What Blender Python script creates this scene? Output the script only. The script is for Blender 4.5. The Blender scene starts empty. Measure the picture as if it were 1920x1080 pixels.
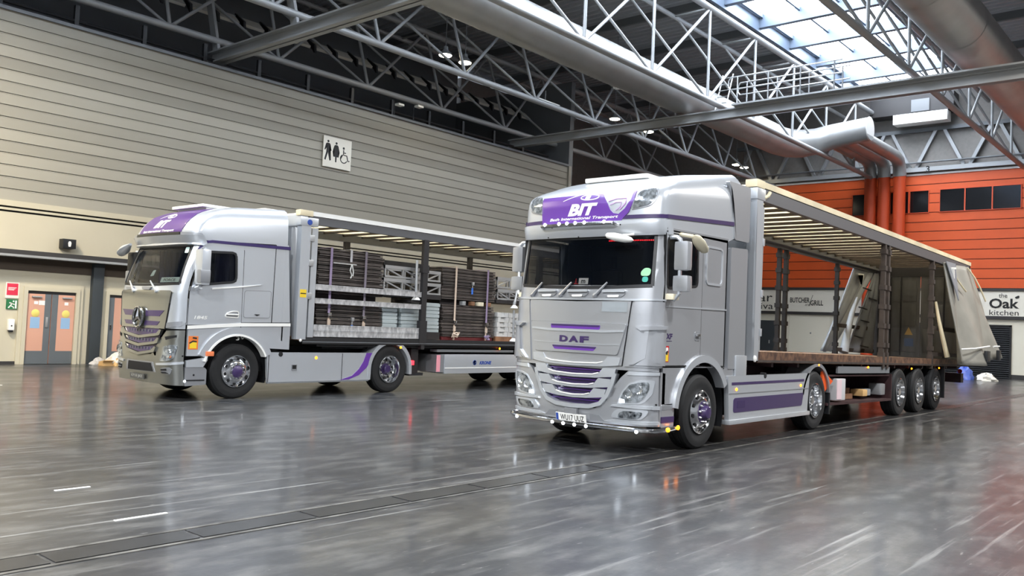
import bpy, bmesh, math, random
from mathutils import Vector, Matrix
random.seed(7)
PI = math.pi
SC = bpy.context.scene
COL = SC.collection

# ------------------------------------------------------------------ camera, world, exposure
FPX = 1608.4
yaw, pit, rol = 0.710953, 0.0435483, 0.0431738
fw = Vector((-math.sin(yaw) * math.cos(pit), math.cos(yaw) * math.cos(pit), math.sin(pit)))
rt = Vector((math.cos(yaw), math.sin(yaw), 0.0))
up = rt.cross(fw)
r2 = rt * math.cos(rol) + up * math.sin(rol)
u2 = -rt * math.sin(rol) + up * math.cos(rol)
cam_d = bpy.data.cameras.new('camera')
cam_d.sensor_width = 36.0
cam_d.lens = FPX / 1920 * 36.0
cam_d.clip_end = 300
cam = bpy.data.objects.new('camera', cam_d)
COL.objects.link(cam)
m = Matrix((r2, u2, -fw)).transposed().to_4x4()
m.translation = Vector((0, 0, 1.6))
cam.matrix_world = m
SC.camera = cam

world = bpy.data.worlds.new('world')
SC.world = world
world.use_nodes = True
world.node_tree.nodes['Background'].inputs[0].default_value = (0.75, 0.85, 1.0, 1)
world.node_tree.nodes['Background'].inputs[1].default_value = 0.6

SC.view_settings.view_transform = 'Standard'
SC.view_settings.look = 'None'
SC.view_settings.gamma = 1.0
SC.view_settings.use_curve_mapping = False
SC.view_settings.exposure = 0.2
SKY_STRENGTH = 16.0
LAMP_POWER = 1.0


def added_lamp(x, y, z, power, color, size=1.2, tilt=None):
    l = bpy.data.lights.new('added_lamp_light', 'AREA')
    l.shape = 'DISK'
    l.size = size
    l.energy = power * LAMP_POWER
    l.color = color
    o = bpy.data.objects.new('added_lamp_light', l)
    o.location = (x, y, z)
    if tilt:
        o.rotation_euler = tilt
    COL.objects.link(o)
    return o


# unseen lamps added to brighten the trucks, floor and walls
for x, y, pw, c in ((-19.5, 4.0, 1350, (1, .85, .60)), (-5.0, -6.5, 3300, (.96, .98, 1)), (1.0, -5, 2000, (.96, .98, 1)), (1.0, 9, 1350, (.96, .98, 1)),
                    (3.0, 18, 1600, (.97, .98, 1)), (-1.0, 27, 1300, (1, .95, .88)), (2.0, 40, 1600, (1, .95, .88))):
    added_lamp(x, y, 9.4 if x < -15 else 11.2, pw, c)


# ------------------------------------------------------------------ materials
def lin(c):
    f = lambda v: v / 12.92 if v <= 0.04045 else ((v + 0.055) / 1.055) ** 2.4
    return (f(c[0] / 255), f(c[1] / 255), f(c[2] / 255), 1)


MATS = {}


def mat(name, rgb, rough=0.5, metal=0.0, coat=0.0, noise=0.0, nscale=6.0, bump=0.0, bscale=40.0, spec=0.5, stretch=(1, 1, 1), trans=0.0, alpha=1.0, emit=0.0, rgb2=None):
    mt = bpy.data.materials.new(name)
    mt.use_nodes = True
    nt = mt.node_tree
    b = nt.nodes['Principled BSDF']
    c = lin(rgb)
    b.inputs['Base Color'].default_value = c
    b.inputs['Roughness'].default_value = rough
    b.inputs['Metallic'].default_value = metal
    b.inputs['Coat Weight'].default_value = coat
    b.inputs['Coat Roughness'].default_value = 0.08
    b.inputs['Specular IOR Level'].default_value = spec
    b.inputs['Transmission Weight'].default_value = trans
    b.inputs['Alpha'].default_value = alpha
    if emit:
        b.inputs['Emission Color'].default_value = c
        b.inputs['Emission Strength'].default_value = emit
    if noise or bump:
        tc = nt.nodes.new('ShaderNodeTexCoord')
        mp = nt.nodes.new('ShaderNodeMapping')
        mp.inputs['Scale'].default_value = stretch
        nt.links.new(tc.outputs['Object'], mp.inputs['Vector'])
    if noise:
        n = nt.nodes.new('ShaderNodeTexNoise')
        n.inputs['Scale'].default_value = nscale
        n.inputs['Detail'].default_value = 5
        nt.links.new(mp.outputs['Vector'], n.inputs['Vector'])
        r = nt.nodes.new('ShaderNodeValToRGB')
        d = lin(rgb2) if rgb2 else tuple(v * (1 - noise) for v in c[:3]) + (1,)
        r.color_ramp.elements[0].position = 0.35
        r.color_ramp.elements[1].position = 0.65
        r.color_ramp.elements[0].color = d
        r.color_ramp.elements[1].color = c
        nt.links.new(n.outputs['Fac'], r.inputs['Fac'])
        nt.links.new(r.outputs['Color'], b.inputs['Base Color'])
    if bump:
        n2 = nt.nodes.new('ShaderNodeTexNoise')
        n2.inputs['Scale'].default_value = bscale
        nt.links.new(mp.outputs['Vector'], n2.inputs['Vector'])
        bp = nt.nodes.new('ShaderNodeBump')
        bp.inputs['Strength'].default_value = bump
        bp.inputs['Distance'].default_value = 0.02
        nt.links.new(n2.outputs['Fac'], bp.inputs['Height'])
        nt.links.new(bp.outputs['Normal'], b.inputs['Normal'])
    MATS[name] = mt
    return mt


def vary(mt, lo, hi):
    """each panel of a material slightly lighter or darker (own tint per object)"""
    nt = mt.node_tree
    b = nt.nodes['Principled BSDF']
    src = b.inputs['Base Color'].links[0].from_socket
    oi = nt.nodes.new('ShaderNodeObjectInfo')
    mr = nt.nodes.new('ShaderNodeMapRange')
    mr.inputs['To Min'].default_value = lo
    mr.inputs['To Max'].default_value = hi
    nt.links.new(oi.outputs['Random'], mr.inputs['Value'])
    hs = nt.nodes.new('ShaderNodeHueSaturation')
    nt.links.new(mr.outputs['Result'], hs.inputs['Value'])
    nt.links.new(src, hs.inputs['Color'])
    nt.links.new(hs.outputs['Color'], b.inputs['Base Color'])
    return mt


SILVER = mat('silver_paint', (188, 190, 194), 0.28, 0.62, 0.6)
SILVER_L = mat('pale_silver_paint', (204, 208, 213), 0.30, 0.55, 0.6)
SILVER_D = mat('silver_trim', (150, 152, 156), 0.4, 0.5)
PURPLE = mat('purple_vinyl', (98, 54, 148), 0.35, 0.0, 0.4)
PURPLE_D = mat('dark_purple_paint', (58, 42, 86), 0.35, 0.0, 0.4)
BLACK = mat('black_plastic', (22, 23, 26), 0.45)
GAP = mat('dark_gap', (14, 14, 16), 0.9)
RUBBER = mat('tyre_rubber', (19, 20, 22), 0.75, noise=0.3, nscale=9)
CHROME = mat('polished_chrome', (225, 226, 228), 0.12, 1.0)
ALU = mat('brushed_aluminium', (186, 188, 190), 0.38, 0.7)
GLASS_D = mat('tinted_glass', (10, 14, 20), 0.03, 0, 0, spec=0.5, alpha=0.55)
LENS = mat('clear_lens', (205, 212, 216), 0.05, 0.0, spec=0.8, alpha=0.14)
REFLECT = mat('lamp_reflector', (214, 220, 226), 0.12, 0.85, noise=0.75, nscale=17, rgb2=(30, 38, 44))
WHITE = mat('white_paint', (232, 231, 226), 0.5)
CREAM = mat('cream_plastic', (226, 217, 190), 0.45)
INTERIOR = mat('cab_interior', (20, 21, 25), 0.8)
SEATC = mat('seat_fabric', (30, 30, 36), 0.9)
CURTAINC = mat('cab_curtain', (42, 36, 92), 0.8)
RED = mat('red_paint', (190, 30, 38), 0.4)
ORANGE_S = mat('orange_sign', (236, 92, 36), 0.5)
YELLOW = mat('yellow_print', (232, 196, 40), 0.5)
BLUE = mat('blue_print', (30, 66, 150), 0.5)
INK = mat('black_ink', (24, 24, 24), 0.6)
CHASSIS = mat('chassis_black', (26, 26, 29), 0.55, noise=0.3)
CHASSIS_R = mat('chassis_oxide', (58, 32, 34), 0.6, noise=0.4)
RUSTY = mat('rusty_rave', (120, 88, 66), 0.6, 0.2, noise=0.6, nscale=3, rgb2=(66, 44, 36), stretch=(1, 3, 3))
FLOORWOOD = mat('bed_plywood', (146, 116, 92), 0.7, noise=0.35, nscale=3, stretch=(6, .6, 1))
TARP_GREY = mat('grey_tarpaulin', (134, 132, 124), 0.5, noise=0.2, nscale=2, bump=0.15, bscale=8)
TARP_FAR = mat('pale_blue_grey_tarpaulin', (158, 163, 170), 0.5, noise=0.15, nscale=2, bump=0.1, bscale=8)
TARP_IN = mat('tarpaulin_inside', (112, 116, 124), 0.55, noise=0.2, nscale=2)
TARP_CREAM = mat('cream_tarpaulin', (226, 212, 178), 0.6, noise=0.25, nscale=1.5)
def translucent(name, rgb, k=.55):
    mt = mat(name, rgb, .6)
    nt = mt.node_tree
    t = nt.nodes.new('ShaderNodeBsdfTranslucent')
    t.inputs[0].default_value = lin(rgb)
    mx = nt.nodes.new('ShaderNodeMixShader')
    mx.inputs[0].default_value = k
    nt.links.new(nt.nodes['Principled BSDF'].outputs[0], mx.inputs[1])
    nt.links.new(t.outputs[0], mx.inputs[2])
    nt.links.new(mx.outputs[0], nt.nodes['Material Output'].inputs[0])
    return mt


TARP_ROOF = translucent('translucent_roof_sheet', (250, 240, 216), .82)
BEAM_GREY = mat('trailer_rail', (92, 93, 96), 0.5, 0.3)
POST_BLACK = mat('trailer_post', (30, 28, 30), 0.6)
POST_BROWN = mat('weathered_post', (62, 52, 46), 0.65, noise=0.4)
DOOR_GREY = mat('trailer_door', (74, 74, 74), 0.55, noise=0.3, nscale=2, stretch=(4, 4, .6))
BOARD_ALU = mat('weathered_aluminium_board', (212, 212, 212), 0.45, 0.35, noise=0.35, nscale=7, stretch=(1, 2.2, 1.0), rgb2=(158, 158, 160))
DECK_BLACK = mat('stage_deck_ply', (92, 84, 80), 0.6, noise=0.55, nscale=5, stretch=(1, 1, 14))
DECK_EDGE = mat('stage_deck_frame', (44, 41, 42), 0.6, 0.2)
vary(DECK_BLACK, .55, 1.3)
STRAP_P = mat('purple_strap', (146, 130, 158), 0.8)
STRAP_G = mat('grey_strap', (120, 112, 122), 0.8)
STRAP_W = mat('pale_strap', (206, 186, 168), 0.8)
WOOD = mat('timber', (150, 108, 78), 0.7, noise=0.4, nscale=5)
STEEL = mat('grey_roof_steel', (160, 162, 163), 0.45, 0.25)
STEEL_D = mat('dark_roof_steel', (112, 115, 118), 0.6, 0.1)
DECKING = mat('dark_roof_deck', (172, 175, 180), 0.65, 0.1)
DUCT = mat('galvanised_duct', (172, 173, 172), 0.4, 0.45, noise=0.12, nscale=1.2)
ORANGE = mat('orange_cladding', (208, 84, 32), 0.5, noise=0.06, nscale=2)
ORANGE_P = mat('orange_pipe', (206, 78, 40), 0.45)
CLAD = mat('grey_cream_cladding', (154, 150, 138), 0.5, noise=0.06, nscale=1.0, stretch=(1, .15, 2))
vary(CLAD, .86, 1.12)
WALL_C = mat('cream_wall_paint', (196, 188, 166), 0.7, noise=0.06, nscale=.8)
WALL_W = mat('cream_white_shop_wall', (226, 221, 204), 0.6)
SIGNW = mat('sign_white', (226, 222, 210), 0.5)
WALL_G = mat('grey_block_wall', (136, 132, 128), 0.8, noise=0.1)
FASCIA = mat('dark_fascia', (52, 50, 50), 0.6)
DOORP = mat('pink_door_laminate', (206, 156, 134), 0.55)
DOORG = mat('grey_door_plate', (104, 110, 114), 0.45, 0.2)
COLD = mat('dark_column_paint', (52, 58, 62), 0.6)
BROWN = mat('brown_soffit', (74, 64, 54), 0.8)
PANE_D = mat('dark_window_glass', (20, 20, 22), 0.12, spec=0.5)
SHUTTER = mat('dark_shutter', (56, 58, 62), 0.45, 0.3)
SKYPANE = mat('skylight_glazing', (235, 244, 255), 0.3, emit=SKY_STRENGTH)
GLOW_W = mat('lit_white_lamp', (235, 244, 255), 0.3, emit=8)
GLOW_H = mat('lit_high_bay', (255, 240, 205), 0.3, emit=30)
GLOW_A = mat('lit_amber_lamp', (255, 140, 20), 0.3, emit=6)
GLOW_R = mat('lit_red_lamp', (255, 30, 40), 0.3, emit=7)
GLOW_D = mat('lit_red_led', (255, 30, 40), 0.3, emit=2.5)
REDLENS = mat('red_lens', (170, 26, 36), 0.2)
AMBERLENS = mat('amber_lens', (200, 110, 50), 0.2)
PLASTICBAG = mat('pale_plastic_bag', (222, 218, 208), 0.35)
CARD = mat('cardboard', (206, 166, 110), 0.8)
GREENBAG = mat('green_plastic', (58, 92, 74), 0.4)
BLUEBAG = mat('blue_plastic', (76, 102, 190), 0.4)


def floor_material():
    mt = bpy.data.materials.new('polished_dark_floor')
    mt.use_nodes = True
    nt = mt.node_tree
    N, Lk = nt.nodes, nt.links
    b = N['Principled BSDF']
    tc = N.new('ShaderNodeTexCoord')

    def noise(scale, stretch, detail=6, rot=0.0):
        mp = N.new('ShaderNodeMapping')
        mp.inputs['Scale'].default_value = stretch
        mp.inputs['Rotation'].default_value = (0, 0, rot)
        Lk.new(tc.outputs['Object'], mp.inputs['Vector'])
        n = N.new('ShaderNodeTexNoise')
        n.inputs['Scale'].default_value = scale
        n.inputs['Detail'].default_value = detail
        n.inputs['Roughness'].default_value = 0.62
        Lk.new(mp.outputs['Vector'], n.inputs['Vector'])
        return n.outputs['Fac']

    def ramp(fac, p0, c0, p1, c1):
        r = N.new('ShaderNodeValToRGB')
        r.color_ramp.elements[0].position = p0
        r.color_ramp.elements[1].position = p1
        r.color_ramp.elements[0].color = c0
        r.color_ramp.elements[1].color = c1
        Lk.new(fac, r.inputs['Fac'])
        return r.outputs['Color']

    def mix(fac, a, bb, mode='MIX'):
        mx = N.new('ShaderNodeMixRGB')
        mx.blend_type = mode
        if isinstance(fac, float):
            mx.inputs[0].default_value = fac
        else:
            Lk.new(fac, mx.inputs[0])
        for i, v in ((1, a), (2, bb)):
            if isinstance(v, tuple):
                mx.inputs[i].default_value = v
            else:
                Lk.new(v, mx.inputs[i])
        return mx.outputs[0]

    big = noise(0.22, (1, 1, 1))
    base = ramp(big, 0.35, (0.014, 0.015, 0.017, 1), 0.68, (0.032, 0.033, 0.035, 1))
    dust = ramp(noise(3.4, (1.3, .45, 1), 12), 0.48, (0, 0, 0, 1), 0.80, (1, 1, 1, 1))
    base = mix(dust, base, (0.12, 0.118, 0.112, 1))
    sc1 = ramp(noise(1.6, (6.0, .18, 1), 6, 0.15), 0.60, (0, 0, 0, 1), 0.70, (1, 1, 1, 1))
    sc2 = ramp(noise(1.5, (7.5, .16, 1), 6, -0.5), 0.62, (0, 0, 0, 1), 0.72, (1, 1, 1, 1))
    base = mix(sc1, base, (0.20, 0.198, 0.19, 1))
    base = mix(sc2, base, (0.19, 0.188, 0.18, 1))
    spk = ramp(noise(8.0, (2.4, .5, 1), 4, 0.3), 0.66, (0, 0, 0, 1), 0.74, (1, 1, 1, 1))
    sc3 = ramp(noise(2.2, (5.0, .22, 1), 6, 0.5), 0.66, (0, 0, 0, 1), 0.72, (1, 1, 1, 1))
    base = mix(sc3, base, (0.12, 0.118, 0.112, 1))
    base = mix(spk, base, (0.22, 0.215, 0.2, 1))
    red = ramp(noise(0.16, (1, 1, 1), 3, 0.9), 0.60, (0, 0, 0, 1), 0.75, (.5, .5, .5, 1))
    base = mix(red, base, (0.085, 0.040, 0.034, 1))
    Lk.new(base, b.inputs['Base Color'])
    rr = ramp(noise(0.9, (1.2, .5, 1), 7), 0.3, (0.28, 0.28, 0.28, 1), 0.75, (0.50, 0.50, 0.50, 1))
    rr = mix(sc1, rr, (0.5, 0.5, 0.5, 1))
    Lk.new(rr, b.inputs['Roughness'])
    b.inputs['Specular IOR Level'].default_value = 0.42
    b.inputs['Coat Weight'].default_value = 0.45
    b.inputs['Coat Roughness'].default_value = 0.13
    bp = N.new('ShaderNodeBump')
    bp.inputs['Strength'].default_value = 0.10
    bp.inputs['Distance'].default_value = 0.02
    Lk.new(noise(7.0, (1, 1, 1), 4), bp.inputs['Height'])
    Lk.new(bp.outputs['Normal'], b.inputs['Normal'])
    return mt


FLOORM = floor_material()


# ------------------------------------------------------------------ mesh helpers
class MB:
    def __init__(s):
        s.v = []
        s.f = []

    def add(s, vs, fs):
        k = len(s.v)
        s.v += [tuple(p) for p in vs]
        s.f += [tuple(k + i for i in f) for f in fs]
        return s

    def box(s, x0, x1, y0, y1, z0, z1):
        vs = [(x, y, z) for z in (z0, z1) for y in (y0, y1) for x in (x0, x1)]
        return s.add(vs, [(0, 2, 3, 1), (4, 5, 7, 6), (0, 1, 5, 4), (2, 6, 7, 3), (0, 4, 6, 2), (1, 3, 7, 5)])

    def bbox(s, x0, x1, y0, y1, z0, z1, b=0.02):
        """box with chamfered edges"""
        x0, x1 = min(x0, x1), max(x0, x1)
        y0, y1 = min(y0, y1), max(y0, y1)
        bm = bmesh.new()
        vs = [bm.verts.new((x, y, z)) for z in (z0, z1) for y in (y0, y1) for x in (x0, x1)]
        for f in [(0, 2, 3, 1), (4, 5, 7, 6), (0, 1, 5, 4), (2, 6, 7, 3), (0, 4, 6, 2), (1, 3, 7, 5)]:
            bm.faces.new([vs[i] for i in f])
        b = min(b, .45 * (x1 - x0), .45 * (y1 - y0), .45 * (z1 - z0))
        bmesh.ops.bevel(bm, geom=bm.edges[:], offset=b, segments=2, affect='EDGES', profile=.7)
        return s.bm(bm)

    def bm(s, bm, mapf=None):
        bm.verts.index_update()
        vs = [mapf(v.co) if mapf else v.co for v in bm.verts]
        s.add([tuple(p) for p in vs], [[v.index for v in f.verts] for f in bm.faces])
        bm.free()
        return s

    def bar(s, p, q, w, h, upv=(0, 0, 1)):
        p, q = Vector(p), Vector(q)
        d = (q - p).normalized()
        u = Vector(upv)
        if abs(d.dot(u)) > .98:
            u = Vector((1, 0, 0))
        a = d.cross(u).normalized() * (w / 2)
        c = a.cross(d).normalized() * (h / 2)
        vs = [p - a - c, p + a - c, p + a + c, p - a + c, q - a - c, q + a - c, q + a + c, q - a + c]
        return s.add(vs, [(0, 1, 2, 3), (7, 6, 5, 4), (0, 4, 5, 1), (1, 5, 6, 2), (2, 6, 7, 3), (3, 7, 4, 0)])

    def tube(s, path, r, n=8, cap=True):
        path = [Vector(p) for p in path]
        rings = []
        prev = None
        for i, p in enumerate(path):
            d = (path[min(i + 1, len(path) - 1)] - path[max(i - 1, 0)]).normalized()
            if prev is None:
                u = Vector((0, 0, 1)) if abs(d.z) < .9 else Vector((1, 0, 0))
                a = d.cross(u).normalized()
            else:
                a = (prev - d * prev.dot(d)).normalized()
            prev = a
            c = d.cross(a)
            rr = r[i] if isinstance(r, (list, tuple)) else r
            rings.append([p + (a * math.cos(2 * PI * k / n) + c * math.sin(2 * PI * k / n)) * rr for k in range(n)])
        return s.loft(rings, True, cap)

    def loft(s, rings, closed=True, cap=True):
        n = len(rings[0])
        vs = [p for r in rings for p in r]
        fs = []
        for i in range(len(rings) - 1):
            for k in range(n if closed else n - 1):
                a, b = i * n + k, i * n + (k + 1) % n
                fs.append((a, b, b + n, a + n))
        if cap and closed:
            fs.append(tuple(range(n - 1, -1, -1)))
            fs.append(tuple((len(rings) - 1) * n + k for k in range(n)))
        return s.add(vs, fs)

    def lathe(s, c, prof, n=32, axis='x', sg=1):
        rings = []
        for a, r in prof:
            ring = []
            for k in range(n):
                t = 2 * PI * k / n
                if axis == 'x':
                    ring.append((c[0] + sg * a, c[1] + r * math.cos(t), c[2] + r * math.sin(t)))
                elif axis == 'z':
                    ring.append((c[0] + r * math.cos(t), c[1] + r * math.sin(t), c[2] + sg * a))
                else:
                    ring.append((c[0] + r * math.cos(t), c[1] + sg * a, c[2] + r * math.sin(t)))
            rings.append(ring)
        return s.loft(rings, True, False)

    def prism(s, poly, axis, d0, d1):
        """polygon extruded along an axis; poly is in the two other axes in xyz order"""
        bm = bmesh.new()

        def P(a, b, d):
            return {'x': (d, a, b), 'y': (a, d, b), 'z': (a, b, d)}[axis]
        v0 = [bm.verts.new(P(a, b, d0)) for a, b in poly]
        f = bm.faces.new(v0)
        tri = bmesh.ops.triangulate(bm, faces=[f], ngon_method='EAR_CLIP') if len(poly) > 4 else None
        fs = [[v.index for v in g.verts] for g in bm.faces] if not bm.verts.index_update() else 0
        bm.free()
        n = len(poly)
        vs = [P(a, b, d0) for a, b in poly] + [P(a, b, d1) for a, b in poly]
        ff = [tuple(g) for g in fs] + [tuple(n + i for i in reversed(g)) for g in fs]
        ff += [(i, n + i, n + (i + 1) % n, (i + 1) % n) for i in range(n)]
        return s.add(vs, ff)

    def obj(s, name, material, parent=None, label=None, smooth=35, loc=None):
        me = bpy.data.meshes.new(name)
        me.from_pydata(s.v, [], s.f)
        bm = bmesh.new()
        bm.from_mesh(me)
        bmesh.ops.remove_doubles(bm, verts=bm.verts[:], dist=1e-5)
        bmesh.ops.recalc_face_normals(bm, faces=bm.faces[:])
        bm.to_mesh(me)
        bm.free()
        if smooth:
            me.polygons.foreach_set('use_smooth', [True] * len(me.polygons))
            me.set_sharp_from_angle(angle=math.radians(smooth))
        me.materials.append(material)
        o = bpy.data.objects.new(name, me)
        COL.objects.link(o)
        if parent:
            o.parent = parent
        if loc:
            o.location = loc
        if label:
            o['label'] = label
        return o


def thing(name, label, cat, loc=(0, 0, 0), group=None):
    o = bpy.data.objects.new(name, None)
    o.empty_display_size = .2
    o.location = loc
    COL.objects.link(o)
    o['label'] = label
    o['category'] = cat
    if group:
        o['group'] = group
    return o


def tag(o, label, cat, group=None):
    o['label'] = label
    o['category'] = cat
    if group:
        o['group'] = group
    return o


def struct(o):
    o['kind'] = 'structure'
    return o


def copy_of(o, name, parent=None, loc=None):
    c = o.copy()
    c.name = name
    COL.objects.link(c)
    c.parent = parent
    if loc is not None:
        c.location = loc
    return c


def rpoly(pts, r=0.05, n=4):
    out = []
    k = len(pts)
    for i in range(k):
        p, a, b = Vector(pts[i]).to_2d(), Vector(pts[i - 1]).to_2d(), Vector(pts[(i + 1) % k]).to_2d()
        rr = min(r, (a - p).length * .45, (b - p).length * .45)
        s, e = p + (a - p).normalized() * rr, p + (b - p).normalized() * rr
        for j in range(n + 1):
            t = j / n
            q = s * (1 - t) ** 2 + p * 2 * t * (1 - t) + e * t * t
            out.append((q.x, q.y))
    return out


def arc(cx, cy, r, a0, a1, n):
    return [(cx + r * math.cos(math.radians(a0 + (a1 - a0) * i / n)), cy + r * math.sin(math.radians(a0 + (a1 - a0) * i / n))) for i in range(n + 1)]


_tc = {}


def text2d(body, size=1.0, shear=0.0, bold=0.0, sx=1.0, spacing=1.0):
    """flat lettering as (verts2d, faces), centred"""
    key = (body, shear, bold, spacing)
    if key not in _tc:
        cu = bpy.data.curves.new('lettering', 'FONT')
        cu.body = body
        cu.size = 1.0
        cu.shear = shear
        cu.offset = bold
        cu.space_character = spacing
        cu.align_x = 'CENTER'
        cu.align_y = 'CENTER'
        cu.resolution_u = 3
        o = bpy.data.objects.new('lettering', cu)
        COL.objects.link(o)
        dg = bpy.context.evaluated_depsgraph_get()
        me = bpy.data.meshes.new_from_object(o.evaluated_get(dg))
        _tc[key] = ([(v.co.x, v.co.y) for v in me.vertices], [tuple(p.vertices) for p in me.polygons])
        bpy.data.objects.remove(o)
        bpy.data.curves.remove(cu)
        bpy.data.meshes.remove(me)
    v, f = _tc[key]
    if v:
        y0, y1 = min(p[1] for p in v), max(p[1] for p in v)
        x0, x1 = min(p[0] for p in v), max(p[0] for p in v)
    else:
        y0 = y1 = x0 = x1 = 0
    k = size / max(1e-6, (y1 - y0))      # size = height of the lettering
    return [((p[0] - (x0 + x1) / 2) * k * sx, (p[1] - (y0 + y1) / 2) * k) for p in v], f


def put_text(mb, body, size, mapf, **kw):
    width = kw.pop('width', None)
    v, f = text2d(body, size, **kw)
    if width:
        w = max(p[0] for p in v) - min(p[0] for p in v)
        v = [(p[0] * width / w, p[1]) for p in v]
    mb.add([mapf(a, b) for a, b in v], f)
    return mb


# ------------------------------------------------------------------ cab surface (front wraps round the corners)
class Cab:
    def __init__(s, prof, w, c, xk, dy):
        s.prof, s.w = prof, w           # prof: (z, y0, width scale)
        pts = [(xk * i / 14, c * (xk * i / 14) ** 2) for i in range(15)]
        yk, mm = c * xk * xk, 2 * c * xk
        cy = yk + mm * (w - xk)
        for i in range(1, 13):
            t = i / 12
            pts.append(((1 - t) ** 2 * xk + 2 * t * (1 - t) * w + t * t * w, (1 - t) ** 2 * yk + 2 * t * (1 - t) * cy + t * t * dy))
        s.pl = pts
        s.cl = [0]
        for a, b in zip(pts, pts[1:]):
            s.cl.append(s.cl[-1] + math.hypot(b[0] - a[0], b[1] - a[1]))
        s.Lf = s.cl[-1]
        s.dy = dy

    def prof_at(s, z):
        p = s.prof
        if z <= p[0][0]:
            return p[0][1], p[0][2]
        for i in range(len(p) - 1):
            if z <= p[i + 1][0]:
                t = (z - p[i][0]) / (p[i + 1][0] - p[i][0])
                return p[i][1] + (p[i + 1][1] - p[i][1]) * t, p[i][2] + (p[i + 1][2] - p[i][2]) * t
        return p[-1][1], p[-1][2]

    def P(s, q, z):
        y0, ws = s.prof_at(z)
        a = min(abs(q), s.Lf)
        i = 0
        while i < len(s.cl) - 2 and s.cl[i + 1] < a:
            i += 1
        t = (a - s.cl[i]) / (s.cl[i + 1] - s.cl[i])
        x = s.pl[i][0] + (s.pl[i + 1][0] - s.pl[i][0]) * t
        y = s.pl[i][1] + (s.pl[i + 1][1] - s.pl[i][1]) * t
        return Vector(((x if q >= 0 else -x) * ws, y + y0 + abs(q) - a, z))

    def off(s, q, z, d):
        e = .012
        a = s.P(q + e, z) - s.P(q - e, z)
        b = s.P(q, z + e) - s.P(q, z - e)
        return s.P(q, z) + a.cross(b).normalized() * d

    def wrap(s, mb, poly, d1=0.006, d0=-0.02, ds=0.09, dz=0.12):
        bm = bmesh.new()
        f = bm.faces.new([bm.verts.new((a, b, 0)) for a, b in poly])
        bmesh.ops.triangulate(bm, faces=[f], ngon_method='EAR_CLIP')
        xs, zs = [p[0] for p in poly], [p[1] for p in poly]
        for ax, lo, hi, st in ((0, min(xs), max(xs), ds), (1, min(zs), max(zs), dz)):
            k = math.ceil(lo / st + 1e-6)
            while k * st < hi - 1e-6:
                co = (k * st, 0, 0) if ax == 0 else (0, k * st, 0)
                no = (1, 0, 0) if ax == 0 else (0, 1, 0)
                bmesh.ops.bisect_plane(bm, geom=bm.verts[:] + bm.edges[:] + bm.faces[:], plane_co=co, plane_no=no)
                k += 1
        bm.verts.index_update()
        n = len(bm.verts)
        bm.verts.ensure_lookup_table()
        top = [s.off(v.co.x, v.co.y, d1) for v in bm.verts]
        bot = [s.off(v.co.x, v.co.y, d0) for v in bm.verts]
        fs = [[v.index for v in g.verts] for g in bm.faces]
        for e in bm.edges:
            if e.is_boundary:
                a, b = e.verts[0].index, e.verts[1].index
                fs.append([a, b, n + b, n + a])
        bm.free()
        mb.add(top + bot, fs)
        return mb

    def text(s, mb, body, size, q, z, d, step=.035, **kw):
        t = MB()
        put_text(t, body, size, lambda a, b: (q + a, z + b, 0), **kw)
        bm = bmesh.new()
        vs = [bm.verts.new(p) for p in t.v]
        for f in t.f:
            try:
                bm.faces.new([vs[i] for i in f])
            except ValueError:
                pass
        for ax in (0, 1):
            lo, hi = min(p[ax] for p in t.v), max(p[ax] for p in t.v)
            k = math.ceil(lo / step)
            while k * step < hi:
                bmesh.ops.bisect_plane(bm, geom=bm.verts[:] + bm.edges[:] + bm.faces[:], plane_co=(k * step,) * 3, plane_no=(1 - ax, ax, 0))
                k += 1
        return mb.bm(bm, lambda c: s.off(c.x, c.y, d))


def strip(pts, w, w1=None):
    """open polyline to a thin polygon"""
    L, R = [], []
    n = len(pts)
    for i, p in enumerate(pts):
        a, b = pts[max(i - 1, 0)], pts[min(i + 1, n - 1)]
        dx, dy = b[0] - a[0], b[1] - a[1]
        l = math.hypot(dx, dy) or 1
        ww = (w + ((w1 if w1 is not None else w) - w) * i / max(1, n - 1)) / 2
        L.append((p[0] - dy / l * ww, p[1] + dx / l * ww))
        R.append((p[0] + dy / l * ww, p[1] - dx / l * ww))
    return L + R[::-1]


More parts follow.
